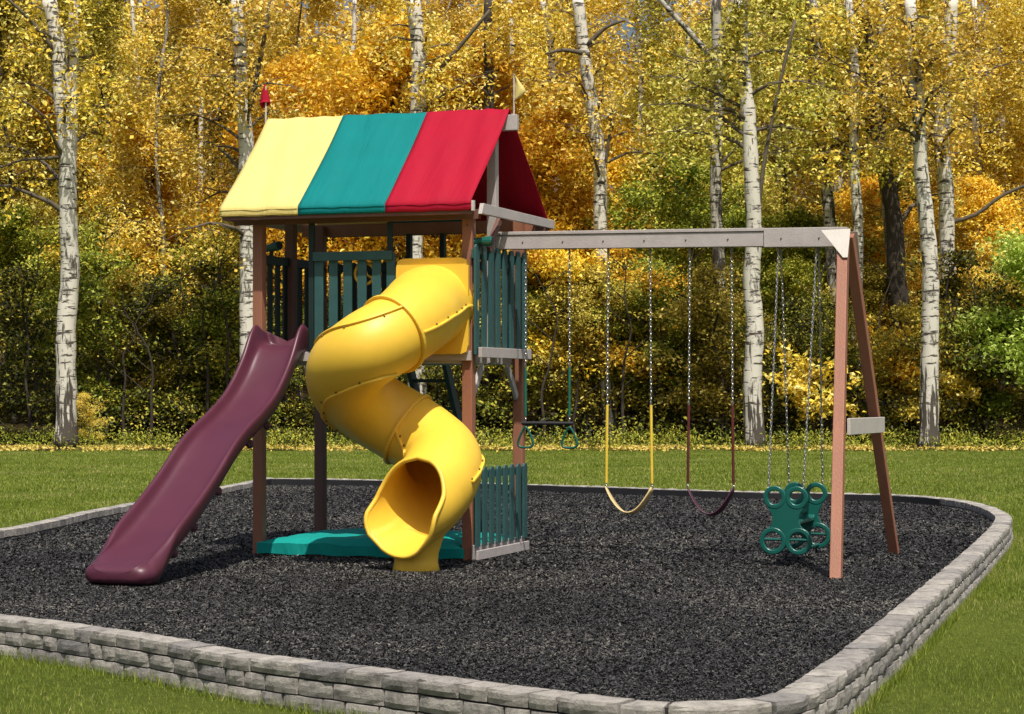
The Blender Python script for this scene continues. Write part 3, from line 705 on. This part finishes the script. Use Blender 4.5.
# black liner board inside the far run
mb=MB(); S=[i for i in range(len(path)) if path[i].y>29.5 and path[i].x>-4.1 and i<len(path)]
S=[i for i in S if i< len(path)]
vs=[]
for i in S:
    sA=cum[i]
    if sA>TOT*.45:
        pass
    vs.append(at(sA,-.012))
for i,q in enumerate(vs):
    mb.v+= [Vector((q[0],q[1],-.02)),Vector((q[0],q[1],.102+.003*math.sin(i*.8)))]
for i in range(len(vs)-1): mb.f.append((2*i,2*i+2,2*i+3,2*i+1))
part('liner',mb,M['black'],sw_,solid=.008,label='black edging liner inside the far run')
# mulch sheet
mb=MB(); inner=[at(s,.05) for s in np.linspace(0,TOT,260,endpoint=False)]
mb.v=[Vector((q[0],q[1],0)) for q in inner]; mb.f=[tuple(range(len(inner)))]
o=part('mulch_bed',mb,M['mulch'],None); tag(o,kind='structure',label='dark shredded mulch bed')
import bmesh
bm=bmesh.new(); bm.from_mesh(o.data); bmesh.ops.triangulate(bm,faces=bm.faces); bm.normal_update()
for f in bm.faces:
    if f.normal.z<0: f.normal_flip()
bm.to_mesh(o.data); bm.free()
poly=np.array([at(s,.0) for s in np.linspace(0,TOT,200,endpoint=False)])
def inside(pts,poly):
    x,y=pts[:,0],pts[:,1]; c=np.zeros(len(pts),bool); j=len(poly)-1
    for i in range(len(poly)):
        xi,yi=poly[i];xj,yj=poly[j]
        cond=((yi>y)!=(yj>y))&(x<(xj-xi)*(y-yi)/(yj-yi+1e-12)+xi); c^=cond; j=i
    return c
rs=np.random.RandomState(5)
def scatter(n,x0,x1,y0,y1): return np.stack([rs.uniform(x0,x1,n),rs.uniform(y0,y1,n)],1)
def view(pts,m=1.5): return np.abs(pts[:,0])<pts[:,1]*.234+m
pa=scatter(900000,-6,7.5,9.3,19); pb=scatter(420000,-6,8,19,36)
pts=np.vstack([pa,pb]); pts=pts[view(pts,.8)]; pts=pts[inside(pts,poly)]
n=len(pts); ang=rs.uniform(0,2*np.pi,n); tl=rs.normal(0,.35,n); rl=rs.normal(0,.5,n)
far=np.clip(pts[:,1]/14,.72,1.65)
L_=rs.uniform(.005,.017,n)*far; W_=rs.uniform(.0025,.0055,n)*far
d=np.stack([np.cos(ang)*np.cos(tl),np.sin(ang)*np.cos(tl),np.sin(tl)],1); s_=np.stack([-np.sin(ang)*np.cos(rl),np.cos(ang)*np.cos(rl),np.sin(rl)],1)
und=.012*np.sin(pts[:,0]*1.7)*np.sin(pts[:,1]*1.3)
c=np.stack([pts[:,0],pts[:,1],.003+rs.uniform(0,.013,n)+np.maximum(und,0)*.4],1)
V=np.stack([c-d*L_[:,None]-s_*W_[:,None],c+d*L_[:,None]-s_*(W_*.6)[:,None],c+d*(L_*.9)[:,None]+s_*W_[:,None],c-d*(L_*.8)[:,None]+s_*(W_*.8)[:,None]],1).reshape(-1,3)
o=npmesh('mulch_chips',V,4,M['chips']); tag(o,'loose dark shredded mulch chips covering the play area','mulch',kind='stuff')
# lawn sheet and forest floor
def sheet(name,x0,x1,y0,y1,nx,ny,zf,mat):
    mb=MB()
    for i in range(nx+1):
        for j in range(ny+1):
            x=x0+(x1-x0)*i/nx;y=y0+(y1-y0)*j/ny; mb.v.append(Vector((x,y,zf(x,y))))
    for i in range(nx):
        for j in range(ny): a=i*(ny+1)+j; mb.f.append((a,a+ny+1,a+ny+2,a+1))
    o=part(name,mb,mat,None,smooth=True,fixn=False); tag(o,kind='structure'); return o
sheet('lawn',-260,260,-60,62.2,4,4,lambda x,y:ZG,M['lawn'])
def fz(x,y): return ZG+.02+max(0,y-66)*.055+.25*noise.noise(Vector((x*.15,y*.15,0)))*min(1,max(0,(y-62)/5))
sheet('forest_floor',-260,260,61.4,300,60,60,fz,M['floor'])
# grass blades
gp=[]
def blades(n,x0,x1,y0,y1,hmin,hmax,w,m=1.0):
    p=scatter(n,x0,x1,y0,y1); p=p[view(p,m)]
    inn=inside(p,poly_out); p=p[~inn]; k=len(p)
    h=rs.uniform(hmin,hmax,k)*(1+.35*np.sin(p[:,0]*1.9+np.sin(p[:,1]*1.1)*2)); a=rs.uniform(0,2*np.pi,k); ln=rs.uniform(.1,.8,k)*h; la=rs.uniform(0,2*np.pi,k); ww=w*rs.uniform(.6,1.3,k)
    b=np.stack([p[:,0],p[:,1],np.full(k,ZG-.005)],1); s=np.stack([np.cos(a)*ww,np.sin(a)*ww,np.zeros(k)],1); t=b+np.stack([np.cos(la)*ln,np.sin(la)*ln,h],1)
    gp.append(np.stack([b-s,b+s,t],1).reshape(-1,3))
poly_out=np.array([at(s,.20) for s in np.linspace(0,TOT,200,endpoint=False)])
blades(480000,-5,8.5,9,20,.015,.036,.0022)
blades(260000,3,10,18,32,.025,.05,.004)
blades(150000,-12,-3,18,36,.025,.05,.005)
blades(420000,-16,16,30,62.5,.03,.055,.009)
# longer tufts at the foot of the stones
ss=rs.uniform(0,TOT,14000); q=np.array([at(s,.22+rs.uniform(-.01,.05)) for s in ss]); k=len(q)
h=rs.uniform(.03,.09,k); a=rs.uniform(0,6.28,k); b=np.stack([q[:,0],q[:,1],np.full(k,ZG)],1); s=np.stack([np.cos(a)*.003,np.sin(a)*.003,np.zeros(k)],1); t=b+np.stack([rs.normal(0,.02,k),rs.normal(0,.02,k),h],1)
gp.append(np.stack([b-s,b+s,t],1).reshape(-1,3))
o=npmesh('grass',np.vstack(gp),3,M['grass']); tag(o,'mown green lawn grass around the stone border','grass',kind='stuff')

# ---------------------------------------------------------------- foliage
def leaves(C,size,droop=.3,aspect=.62):
    """diamond leaves about centres C"""
    n=len(C); a=rs.uniform(0,2*np.pi,n); e=rs.normal(-droop,.55,n); d=np.stack([np.cos(a)*np.cos(e),np.sin(a)*np.cos(e),np.sin(e)],1)
    r=rs.normal(0,.75,(n,3))+np.array([.1,-.55,.85]); s=np.cross(d,r); s/=np.linalg.norm(s,axis=1)[:,None]+1e-9
    L=size*rs.uniform(.6,1.25,n); w=L*aspect*rs.uniform(.6,1,n); up=np.cross(s,d)*(.12*L)[:,None]
    return np.stack([C-d*L[:,None]/2,C+s*w[:,None]/2+up,C+d*L[:,None]/2,C-s*w[:,None]/2+up],1).reshape(-1,3)
def limbs(kind,H,h0,R_,nl,seed,r0):
    """branch polylines (with radii) about a straight trunk of height H; returns polylines and twig points"""
    r=random.Random(seed); br=[]; tw=[]
    for i in range(nl):
        t=(i+r.random())/nl; z=h0+(H-h0)*t**.9*.98; az=r.uniform(0,6.283)
        if kind=='birch': L=R_*(1-.65*t)*r.uniform(.6,1.15); el=r.uniform(.35,1.0)
        elif kind=='bush': L=R_*r.uniform(.6,1.1); el=r.uniform(.5,1.3)
        else: L=R_*math.sin(math.pi*min(1,.22+.72*t))*r.uniform(.45,1.3); el=r.uniform(0,.85)
        p=Vector((0,0,z)); pl=[p.copy()]; n=6; d=Vector((math.cos(az)*math.cos(el),math.sin(az)*math.cos(el),math.sin(el)))
        for k in range(n):
            p=p+d*(L/n); pl.append(p.copy()); d=(d+Vector((r.uniform(-.25,.25),r.uniform(-.25,.25),r.uniform(-.25,.12)-(.10 if kind=='birch' else .02)))).normalized()
        rr=[r0*(1-.6*t)*.45*(1-k/(n+.6)) for k in range(n+1)]
        br.append((pl,rr))
        for k in range(3 if kind=='birch' else 2,n+1):
            for _ in range(2 if kind!='bush' else 1):
                q=pl[k]; da=r.uniform(0,6.283); L2=L*.34*r.uniform(.4,1)
                e=q+Vector((math.cos(da)*L2,math.sin(da)*L2,r.uniform(-.35,.35)*L2))
                br.append(([q,(q+e)/2+Vector((0,0,.05)),e],[rr[k]*.5+.006,rr[k]*.4+.005,.005])); tw.append(((q+e)/2,L2)); tw.append((e,L2)); tw.append((q,L2))
    return br,tw
def crown_pts(tw,per,sig,birch,r):
    out=[]
    for q,L2 in tw:
        k=max(2,int(per*r.uniform(.3,1.6)))
        c=rs.normal(0,1,(k,3))*np.array([sig,sig,sig*.7])
        if birch:
            st=rs.uniform(0,1,k)**1.2; c[:,0:2]*=.6; c[:,2]=-st*sig*4.5+rs.normal(0,.08,k)
        out.append(c+np.array(q))
    return np.vstack(out)
treecount=0
def make_tree(name,label,cat,group,base,pts,r0,r1,bk,lf,kind,H,h0,R_,nl,per,sig,lsize,seed,forks=(),nseg=10,droop=.3):
    """pts: trunk centreline world points (x,y,z) bottom to top"""
    o=empty(name,base,label,cat,group,rotz=0,frame=False); B=Vector(base)
    wr=random.Random(seed*3+1); loc=[Vector(p)-B for p in pts]
    loc2=[loc[0]]
    for a_,b_ in zip(loc[:-1],loc[1:]):
        if (b_-a_).length>2: loc2.append((a_+b_)/2+Vector((wr.uniform(-.11,.11),wr.uniform(-.08,.08),0)))
        loc2.append(b_)
    loc=loc2; sp_=spline(loc,4); m=len(sp_)
    mb=MB(); rr=[]
    for i,p in enumerate(sp_):
        t=i/(m-1); rad=r0+(r1-r0)*t
        if p.z<.9: rad*=1+.30*(1-max(p.z,0)/.9)**2
        rr.append(rad*(1+.05*math.sin(i*2.3+seed)))
    mb.tube(sp_,rr,nseg); fkb=MB()
    for fk,ra,rb in forks: (mb if ra>.11 else fkb).tube(spline([Vector(p)-B for p in fk],3),[ra+(rb-ra)*i/(3*(len(fk)-1)) for i in range(3*(len(fk)-1)+1)],7)
    br,tw=limbs(kind,H,h0,R_,nl,seed,r0)
    zs=np.array([p.z for p in sp_]); xs=np.array([p.x for p in sp_]); ys=np.array([p.y for p in sp_])
    def sh(p): return Vector((p.x+np.interp(p0z,zs,xs),p.y+np.interp(p0z,zs,ys),p.z))
    tw2=[]; bb=MB()
    for pl,rad in br:
        if len(pl)==7: p0z=pl[0].z
        (bb if kind=='birch' or 1 else mb).tube([sh(p) for p in pl],[q*.62 for q in rad],5,cap=False)
        if len(pl)==3: tw2+= [(sh((pl[0]+pl[2])/2),1),(sh(pl[2]),1),(sh(pl[0]),1)]
    bb.add(fkb.v,fkb.f)
    part('trunk',mb,M[bk],o,smooth=True,off=Vector((0,0,0)),fixn=False); part('branches',bb,M['limb'],o,smooth=True,off=Vector((0,0,0)),fixn=False)
    C=crown_pts(tw2,per,sig,kind=='birch',random.Random(seed))
    npmesh('crown',leaves(C,lsize,droop),4,M[lf],o)
    return o
def copy_tree(src,loc,rz,sc,label,group=None,lf=None):
    o=src.copy(); COL.objects.link(o); o.location=loc; o.rotation_euler=(0,0,rz); o.scale=(sc,sc,sc); o['label']=label
    if group: o['group']=group
    for ch in src.children:
        c=ch.copy(); COL.objects.link(c); c.parent=o
        if lf and ch.name.startswith('crown'):
            c.data=ch.data.copy(); c.data.materials.clear(); c.data.materials.append(M[lf])
    return o
def up(u,v,Y): return ((u-512)/F*Y, Y, HC-(v-H0)*Y/F)
def birch(label,Y,uv,wb,wt,bk='birch',lf='l_yel',seed=1,H=14.8,h0=6.8,R_=3.4,nl=17,per=9,forks=(),sig=.22,ls=.165,kind='birch',gl='birches at the edge of the wood'):
    x0_,_,_=up(uv[0][0],uv[0][1],Y); zg=fz(x0_,Y)-.05 if Y>62 else ZG
    P_=[(x0_,Y,zg)]+[up(u,v,Y) for u,v in uv if up(u,v,Y)[2]>zg+.5]
    a,b=Vector(P_[-2]),Vector(P_[-1]); d=(b-a); d=d/max(.1,d.z)
    while P_[-1][2]<H-2: 
        d=d*.7+Vector((0,0,.3)); d=d/d.z; P_.append(tuple(Vector(P_[-1])+d*2.2))
    k=Y/F/2
    fk=[([up(u,v,Y+dy) for u,v,dy in f],ra*k,rb*k) for f,ra,rb in forks]
    return make_tree('birch_tree' if bk!='darkbark' else 'dark_tree',label,'tree',gl,P_[0],P_,wb*k,wt*k*.75,bk,lf,kind,P_[-1][2]-zg,h0,R_,nl,per,sig,ls,seed,fk)
birch('white birch with a forked upper trunk, far left behind the lawn',63.3,[(66,449),(66,330),(68,215),(61,90),(49,0)],22,19,seed=11,h0=6.5,forks=[([(68,200,0),(72,110,.1),(74,0,.3),(76,-80,.3)],15,8),([(68,155,0),(50,158,-.3),(22,160,-.6),(0,168,-.8)],5,1.5),([(62,60,0),(30,20,-.4),(0,-8,-.6)],6,2)])
birch('white birch rising behind the left end of the yellow canopy panel',64,[(248,449),(248,325),(246,190),(241,90),(237,0)],19,17,seed=12,h0=6.0,nl=26,forks=[([(250,110,0),(262,50,.3),(270,0,.3)],6,3)])
birch('birch rising behind the teal canopy panel, with bright white bark',68,[(418,447),(416,300),(418,110),(413,0)],20,19,seed=13,h0=7.5,forks=[([(420,90,0),(455,52,-.2),(490,10,-.3)],6,3)])
birch('slender leaning birch just right of the yellow pennant',69,[(612,448),(606,300),(600,170),(588,80),(578,0)],15,16,seed=14,h0=8,forks=[([(590,55,-.1),(565,50,-.2),(545,54,-.3)],6,2),([(588,45,-.1),(605,28,-.2),(625,20,-.3)],6,2),([(603,180,0),(610,130,-.2),(612,105,-.2)],4,2)])
birch('dark mottled birch behind the beam above the plum swing, trunk forking in a V',69,[(728,447),(722,330),(717,230),(718,120),(716,0)],14,14,bk='greybirch',lf='l_yg',seed=15,h0=8,nl=18,forks=[([(714,60,0),(692,35,-.1),(662,2,-.2),(640,-25,-.2)],7,4),([(719,40,0),(730,10,.2),(740,-30,.2)],7,4)])
birch('thick white birch standing behind the glider chains',63.2,[(756,447),(755,330),(754,235),(748,110),(742,0)],20,17,lf='l_yg',seed=16,h0=8.5,nl=22,forks=[([(755,240,-.1),(763,170,-.1),(776,100,-.1),(795,20,0)],5,3)])
birch('grey birch with dark side limbs, above the right end of the beam',70,[(842,445),(832,260),(822,150),(812,0)],15,12,bk='greybirch',lf='l_yg',seed=17,h0=8,nl=18,forks=[([(760,84,-.3),(790,92,-.3),(822,96,0)],4,3)])
birch('slim white birch left of the swing frame top, straight and pale',69,[(862,446),(858,225),(855,100),(848,0)],12,11,seed=18,h0=8.5,nl=18)
birch('birch with blackened lower trunk and a curved side limb right of the frame corner',69.5,[(905,446),(895,260),(884,160),(880,130),(885,0)],22,12,bk='greybirch',seed=19,h0=8,nl=18,forks=[([(890,190,-.1),(905,165,-.2),(912,130,-.2),(914,100,-.2)],7,4)])
birch('white birch right of the swing frame, standing on the lawn edge',63.2,[(929,446),(930,330),(926,215),(919,120),(910,0)],20,15,seed=20,h0=8.5,nl=22)
birch('broad white birch trunk at the upper right, behind the curving one',68.5,[(955,446),(950,300),(946,190),(945,90),(951,0)],17,19,seed=21,h0=8.5,nl=22)
birch('thin pale birch near the right edge among bright yellow leaves',75,[(985,440),(978,250),(975,120),(974,0)],9,7,seed=22,h0=8,nl=16)
birch('thin white birch left of the leaning one above the red gable',74,[(560,445),(558,250),(552,90),(543,0)],10,8,seed=23,h0=9,nl=14)
birch('very thin pale birch directly above the yellow pennant',82,[(520,440),(516,200),(512,60),(510,0)],7,6,seed=24,h0=9,nl=14)
birch('dark leafless looking trunk above the red canopy panel',72,[(496,446),(492,200),(489,90),(488,0)],13,11,bk='darkbark',seed=25,h0=9,nl=14,gl=None)
birch('dark heavy trunk in shade behind the swing frame legs',69,[(905,447),(903,330),(895,230),(880,150)],24,10,bk='darkbark',lf='l_oli',seed=26,h0=6,nl=16,gl=None,forks=[([(940,225,-.2),(975,215,-.4),(1003,195,-.5),(1040,180,-.6)],5,3)])
for i,(u,Y_,w_,lab) in enumerate([(640,80,6,'thin distant birch above the middle of the swing beam'),(690,78,6,'thin distant birch just left of the forked dark birch'),(778,79,7,'thin distant birch right of the thick white birch'),(838,80,6,'thin distant birch between the grey birch and the slim white birch'),(1000,79,7,'thin distant birch at the right edge'),(135,80,6,'thin distant birch right of the leftmost birch'),(350,80,7,'thin distant birch above the yellow and teal panels'),(200,78,6,'thin distant birch left of the second birch'),(868,83,6,'very thin distant birch beside the slim white birch')]):
    birch(lab,Y_,[(u+rnd.uniform(-6,6),440),(u+rnd.uniform(-3,3),220),(u+rnd.uniform(-4,4),80),(u+rnd.uniform(-7,7),0)],w_,w_*.8,seed=40+i,h0=9,nl=10,gl='thin distant birches')
# model trees for the wood: copied below
def proto(name,label,loc,bk,lf,kind,H,h0,R_,nl,per,sig,ls,seed,r=.13):
    x,y=loc; z=fz(x,y)-.05
    P_=[(x,y,z)]; rr=random.Random(seed)
    for k in range(1,6): P_.append((x+rr.uniform(-.25,.25)*k*.5,y+rr.uniform(-.2,.2)*k*.5,z+H*k/5))
    return make_tree(name,label,'tree','trees in the wood',(x,y,z),P_,r,.03,bk,lf,kind,H,h0,R_,nl,per,sig,ls,seed,(),7,.2)
def xy(u,Y): return ((u-512)/F*Y,Y)
pY=proto('broadleaf_tree','yellow leaved tree filling the gap left of the first birch at the far left',xy(10,76),'darkbark','l_oli','round',15,3.0,3.6,34,34,.30,.155,101)
pO=proto('maple_tree','orange maple glowing above the left end of the canopy',xy(330,75),'darkbark','l_ora','round',11,2.6,3.3,34,32,.30,.175,102)
pG=proto('broadleaf_tree','green leaved tree behind the swing beam between the belt swings',xy(665,74),'darkbark','l_gre','round',9,1.2,3.4,34,28,.28,.155,103)
pB=proto('birch_tree','golden young birch with drooping twigs right of the first birch',xy(160,71),'greybirch','l_yel','birch',17,3.5,3.2,40,26,.24,.14,104,.10)
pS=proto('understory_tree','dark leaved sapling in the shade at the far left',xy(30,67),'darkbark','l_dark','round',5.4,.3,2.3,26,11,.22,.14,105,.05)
pL=proto('maple_tree','spreading amber maple low behind the trapeze',xy(560,70),'darkbark','l_ora','round',6.5,1.6,2.6,24,30,.30,.17,106,.08)
def put(src,u,Y,sc,label,lf=None):
    x,y=xy(u,Y); copy_tree(src,(x,y,fz(x,y)-.05),rnd.uniform(0,6.28),sc,label,'trees in the wood',lf)
T=[(pB,105,77,1.0,'olive birch crown between the two left hand birches','l_oli'),
(pY,215,80,1.05,'olive crown behind the second birch from the left',None),
(pY,90,86,1.2,'tall olive and yellow tree far behind the leftmost birch',None),
(pO,275,72.5,1.1,'orange tree just right of the red pennant',None),
(pB,300,82,1.0,'golden birch overhanging the yellow canopy panel',None),
(pO,395,73,1.2,'orange tree above the teal canopy panel',None),
(pB,370,83,1.1,'tall yellow birch far behind the teal canopy panel',None),
(pB,450,80,1.0,'golden birch above the red canopy panel',None),
(pO,478,74,1.15,'amber tree behind the dark trunk above the red panel',None),
(pO,540,71,.95,'orange maple directly right of the red gable',None),
(pY,560,84,1.15,'yellow tree behind the leaning birch','l_yel'),
(pO,632,80,.9,'orange maple in the gap right of the leaning birch',None),
(pG,610,73,.8,'green tree under the beam behind the yellow swing',None),
(pY,660,86,.95,'pale yellow green tree in the middle distance below the patch of sky','l_yg'),
(pG,700,78,1.1,'low yellow green tree behind the dark forked birch','l_yg'),
(pG,745,73,.8,'green tree low behind the thick white birch',None),
(pB,690,79,1.15,'tall yellow green birch far behind the forked birch','l_yg'),
(pY,780,78,1.1,'yellow green tree between the thick birch and the grey birch','l_yg'),
(pG,800,72,.8,'green tree behind the glider chains',None),
(pB,835,80,1.05,'golden birch behind the frame corner',None),
(pB,790,86,1.1,'golden birch far behind the thick white birch',None),
(pY,880,84,1.1,'yellow tree behind the slim white birch','l_yel'),
(pO,870,73,.75,'amber maple behind the A frame legs',None),
(pB,905,76,1.0,'golden birch between the two right hand birches',None),
(pO,985,72,.75,'orange maple right of the lawn edge birch',None),
(pY,925,85,1.1,'yellow green tree far behind the broad birch','l_yg'),
(pY,1010,80,1.1,'yellow tree at the right edge','l_yel'),
(pO,1050,76,1.0,'orange maple partly cut by the right edge',None),
(pB,1035,74,.95,'golden birch with drooping twigs at the right edge',None),
(pG,15,74,.8,'green tree low at the left edge',None),
(pG,120,73,.85,'green tree behind and right of the leftmost birch','l_gre'),
(pG,200,72,.75,'green tree low in front of the olive crown',None),
(pO,215,70,.62,'small amber maple left of the second birch','l_oli'),
(pO,60,82,1.1,'amber tree behind the leftmost birch','l_ora'),
(pY,-30,80,1.1,'olive tree beyond the left edge',None),
(pG,430,74,.8,'green tree seen behind the ladder',None),
(pG,345,73,.8,'green tree seen under the deck',None),
]
T+=[(pG,580,69,.60,'low olive tree behind the gym rings','l_oli'),(pG,652,68.7,.62,'low yellow green tree between the belt swings','l_gre'),(pG,706,69,.58,'low olive tree just left of the thick white birch','l_oli'),
(pG,792,70,.62,'low yellow green tree directly behind the glider','l_gre'),(pG,880,69.6,.6,'low olive tree behind the back leg of the A frame','l_oli'),(pG,990,68.5,.66,'low golden green tree near the right edge','l_yel'),(pG,130,69,.6,'low olive tree left of the plum slide','l_oli'),(pG,205,70,.55,'low green tree above the plum slide','l_gre'),
(pO,150,74,.95,'amber tree between the two left hand birches',None),(pL,620,69.5,.9,'amber maple left of the leaning birch foot',None)]
for a in T: put(*a)
pl_=['at the foot of the leftmost birch','in the dark gap right of the leftmost birch','behind the upper half of the plum slide','seen left of the plum slide','behind the second birch','seen between the left posts','behind the tube slide bend','seen through the ladder','right of the tube slide, below the deck','behind the gym rings','behind the yellow belt swing','between the two belt swings','behind the plum belt swing','left of the thick birch','behind the glider chains','between the A frame legs','left of the lawn edge birch','right of the lawn edge birch','near the right edge','at the right edge']
for i,u in enumerate([-5,105,175,205,235,290,335,395,440,515,585,640,690,720,800,850,895,950,985,1030]):
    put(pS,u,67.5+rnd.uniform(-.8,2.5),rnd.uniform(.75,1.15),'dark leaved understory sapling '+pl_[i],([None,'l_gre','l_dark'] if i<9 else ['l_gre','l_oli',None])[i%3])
pM=proto('maple_sapling','bright yellow leaved young maple behind the glider',xy(812,65.2),'darkbark','l_yel','bush',2.2,.5,1.5,15,9,.16,.20,107,.03)
put(pS,88,65,.30,'small yellow bush at the foot of the leftmost birch on its right side','l_yel')
put(pL,1062,65,1.0,'lime green leafy maple poking in at the right edge','l_lime')
put(pM,950,66.5,.9,'low yellow maple sapling right of the lawn edge birch')
put(pM,905,68,1.2,'amber sapling left of the lawn edge birch','l_ora')
# far wood and undergrowth: one mass each
def clumps(n,x0,x1,y0,y1,zf,per,sig,size):
    c=[]
    for _ in range(n):
        x=rnd.uniform(x0,x1);y=rnd.uniform(y0,y1); z=zf(x,y); k=int(per*rnd.uniform(.5,1.5)); c.append(rs.normal(0,1,(k,3))*np.array([sig,sig,sig*.6])+np.array([x,y,z]))
    C=np.vstack(c); C[:,2]=np.maximum(C[:,2],ZG+.05); return C
def farz(x,y):
    h=16.5+4.5*noise.noise(Vector((x*.16,y*.1,0)))-11*math.exp(-((x-4.6)/1.3)**2)-11*math.exp(-((x-20.5)/1.2)**2); return fz(x,y)+max(2,h)*rnd.random()**.75+1
C=clumps(5200,-30,30,90,108,farz,40,.75,.3)
tex=np.array([0]);
o=npmesh('far_wood',leaves(C,.30,.2,.8),4,M['l_yel']); tag(o,'hazy mass of yellow crowns deep in the wood','wood',kind='stuff')
C=clumps(430,-30,30,74,90,lambda x,y:fz(x,y)+4.8*rnd.random()**1.2,46,.40,.2)
C2=clumps(420,-22,22,64.8,70,lambda x,y:fz(x,y)+.2+(y-64)*.30*rnd.random(),30,.28,.12)
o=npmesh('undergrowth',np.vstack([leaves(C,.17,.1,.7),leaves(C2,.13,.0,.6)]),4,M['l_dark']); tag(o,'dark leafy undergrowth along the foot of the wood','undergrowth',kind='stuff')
C=clumps(420,-22,22,66.5,76,lambda x,y:fz(x,y)+.4+3.6*rnd.random()*min(1,(y-66)/3),26,.22,.12)
o=npmesh('sunlit_undergrowth',leaves(C,.15,.0,.7),4,M['l_gre']); tag(o,'loose yellow green leaf sprays of shrubs in the lower wood','undergrowth',kind='stuff')
C=clumps(760,-20,20,62.3,65.4,lambda x,y:fz(x,y)+.03+.42*rnd.random()*min(1,max(.1,(y-62)/1.5+.5*math.sin(x*1.7))),36,.22,.1)
o=npmesh('weeds',leaves(C,.10,-.6,.4),4,M['l_gre']); tag(o,'low green weeds behind the strip of fallen leaves','weeds',kind='stuff')
n=34000; p=scatter(n,-20,20,58.5,64.8); keep=rs.uniform(0,1,n)<np.clip((p[:,1]-59.2)/3.5,.03,1)*(.55+.45*np.sin(p[:,0]*2.1+np.sin(p[:,1]*3))); p=p[keep]
C=np.stack([p[:,0],p[:,1],np.full(len(p),ZG+.05)+rs.uniform(0,.05,len(p))],1)
V=leaves(C,.10,0,.7); 
o=npmesh('fallen_leaves',V,4,M['l_lit']); tag(o,'strip of fallen yellow leaves between lawn and wood','fallen leaves',kind='stuff')
# slender bare saplings in the gaps
mbs=[]
for i,(u,v0,lab) in enumerate([(150,300,'thin bare dark sapling left of the plum slide'),(182,280,'second thin bare sapling left of the plum slide, slightly bent'),(208,250,'bare dark sapling nearest the second birch'),(125,310,'thin bare sapling right of the leftmost birch'),(575,330,'crooked dark sapling behind the right gym ring'),(655,290,'thin dark stem between the belt swings'),(830,270,'thin dark stem left of the A frame front leg'),(98,240,'thin bare sapling close to the leftmost birch'),(228,230,'thin dark stem just left of the second birch'),(30,250,'thin dark sapling left of the leftmost birch'),(545,290,'thin dark stem behind the trapeze chains'),(625,270,'thin dark stem behind the yellow belt swing'),(705,260,'thin dark stem behind the plum belt swing'),(975,270,'thin dark sapling right of the lawn edge birch'),(885,280,'thin dark stem between the A frame legs and the lawn edge birch')]):
    Y=66+rnd.random()*2; x,_,zt=up(u,v0,Y); zg=fz(x,Y)
    pl=[(x+rnd.uniform(-.25,.25)*(k/5)+.35*math.sin(k*.9+i)*(k/8),Y,zg+(zt-zg)*k/6) for k in range(8)]
    mb=MB().tube(spline(pl,3),[.055-.0022*k for k in range(22)],6)
    for k in range(3,8):
        a=Vector(pl[k-1]); s=rnd.choice((-1,1)); mb.tube([a,a+Vector((s*.4,rnd.uniform(-.2,.2),.35)),a+Vector((s*.9,rnd.uniform(-.3,.3),.8))],[.022,.014,.005],5)
    e=empty('sapling',(x,Y,zg),lab,'sapling','bare saplings',rotz=0,frame=False); OFF[e.name]=Vector((x,Y,zg)); part('stem',mb,M['darkbark'],e,smooth=True)

# ---------------------------------------------------------------- light, world, camera
sv=Vector((.12,-.49,1.0)).normalized()
el=math.asin(sv.z); az=math.atan2(sv.x,sv.y)
w=bpy.data.worlds.new('World'); scene.world=w; w.use_nodes=True; nt=w.node_tree
bg=nt.nodes['Background']; sky=nt.nodes.new('ShaderNodeTexSky'); sky.sky_type='NISHITA'; sky.sun_disc=False; sky.sun_elevation=el; sky.sun_rotation=az; sky.dust_density=5.0; sky.air_density=1.0
nt.links.new(sky.outputs[0],bg.inputs[0]); bg.inputs[1].default_value=.088
ld=bpy.data.lights.new('sun','SUN'); ld.energy=4.5; ld.angle=R(.53); ld.color=(1,.95,.86); lo=bpy.data.objects.new('sun',ld); COL.objects.link(lo); lo.rotation_euler=sv.to_track_quat('Z','Y').to_euler(); lo.location=(0,0,40)
cd=bpy.data.cameras.new('camera'); cam=bpy.data.objects.new('camera',cd); COL.objects.link(cam); scene.camera=cam
cam.location=(0,0,HC); cam.rotation_euler=(R(90),0,0); cd.sensor_width=36; cd.lens=36*F/1024; cd.shift_y=(H0-357)/1024; cd.clip_end=1000; cd.clip_start=.1
scene.view_settings.view_transform='Standard'; scene.view_settings.look='None'; scene.view_settings.exposure=.12; scene.view_settings.gamma=1
scene.cycles.max_bounces=8; scene.cycles.use_denoising=True
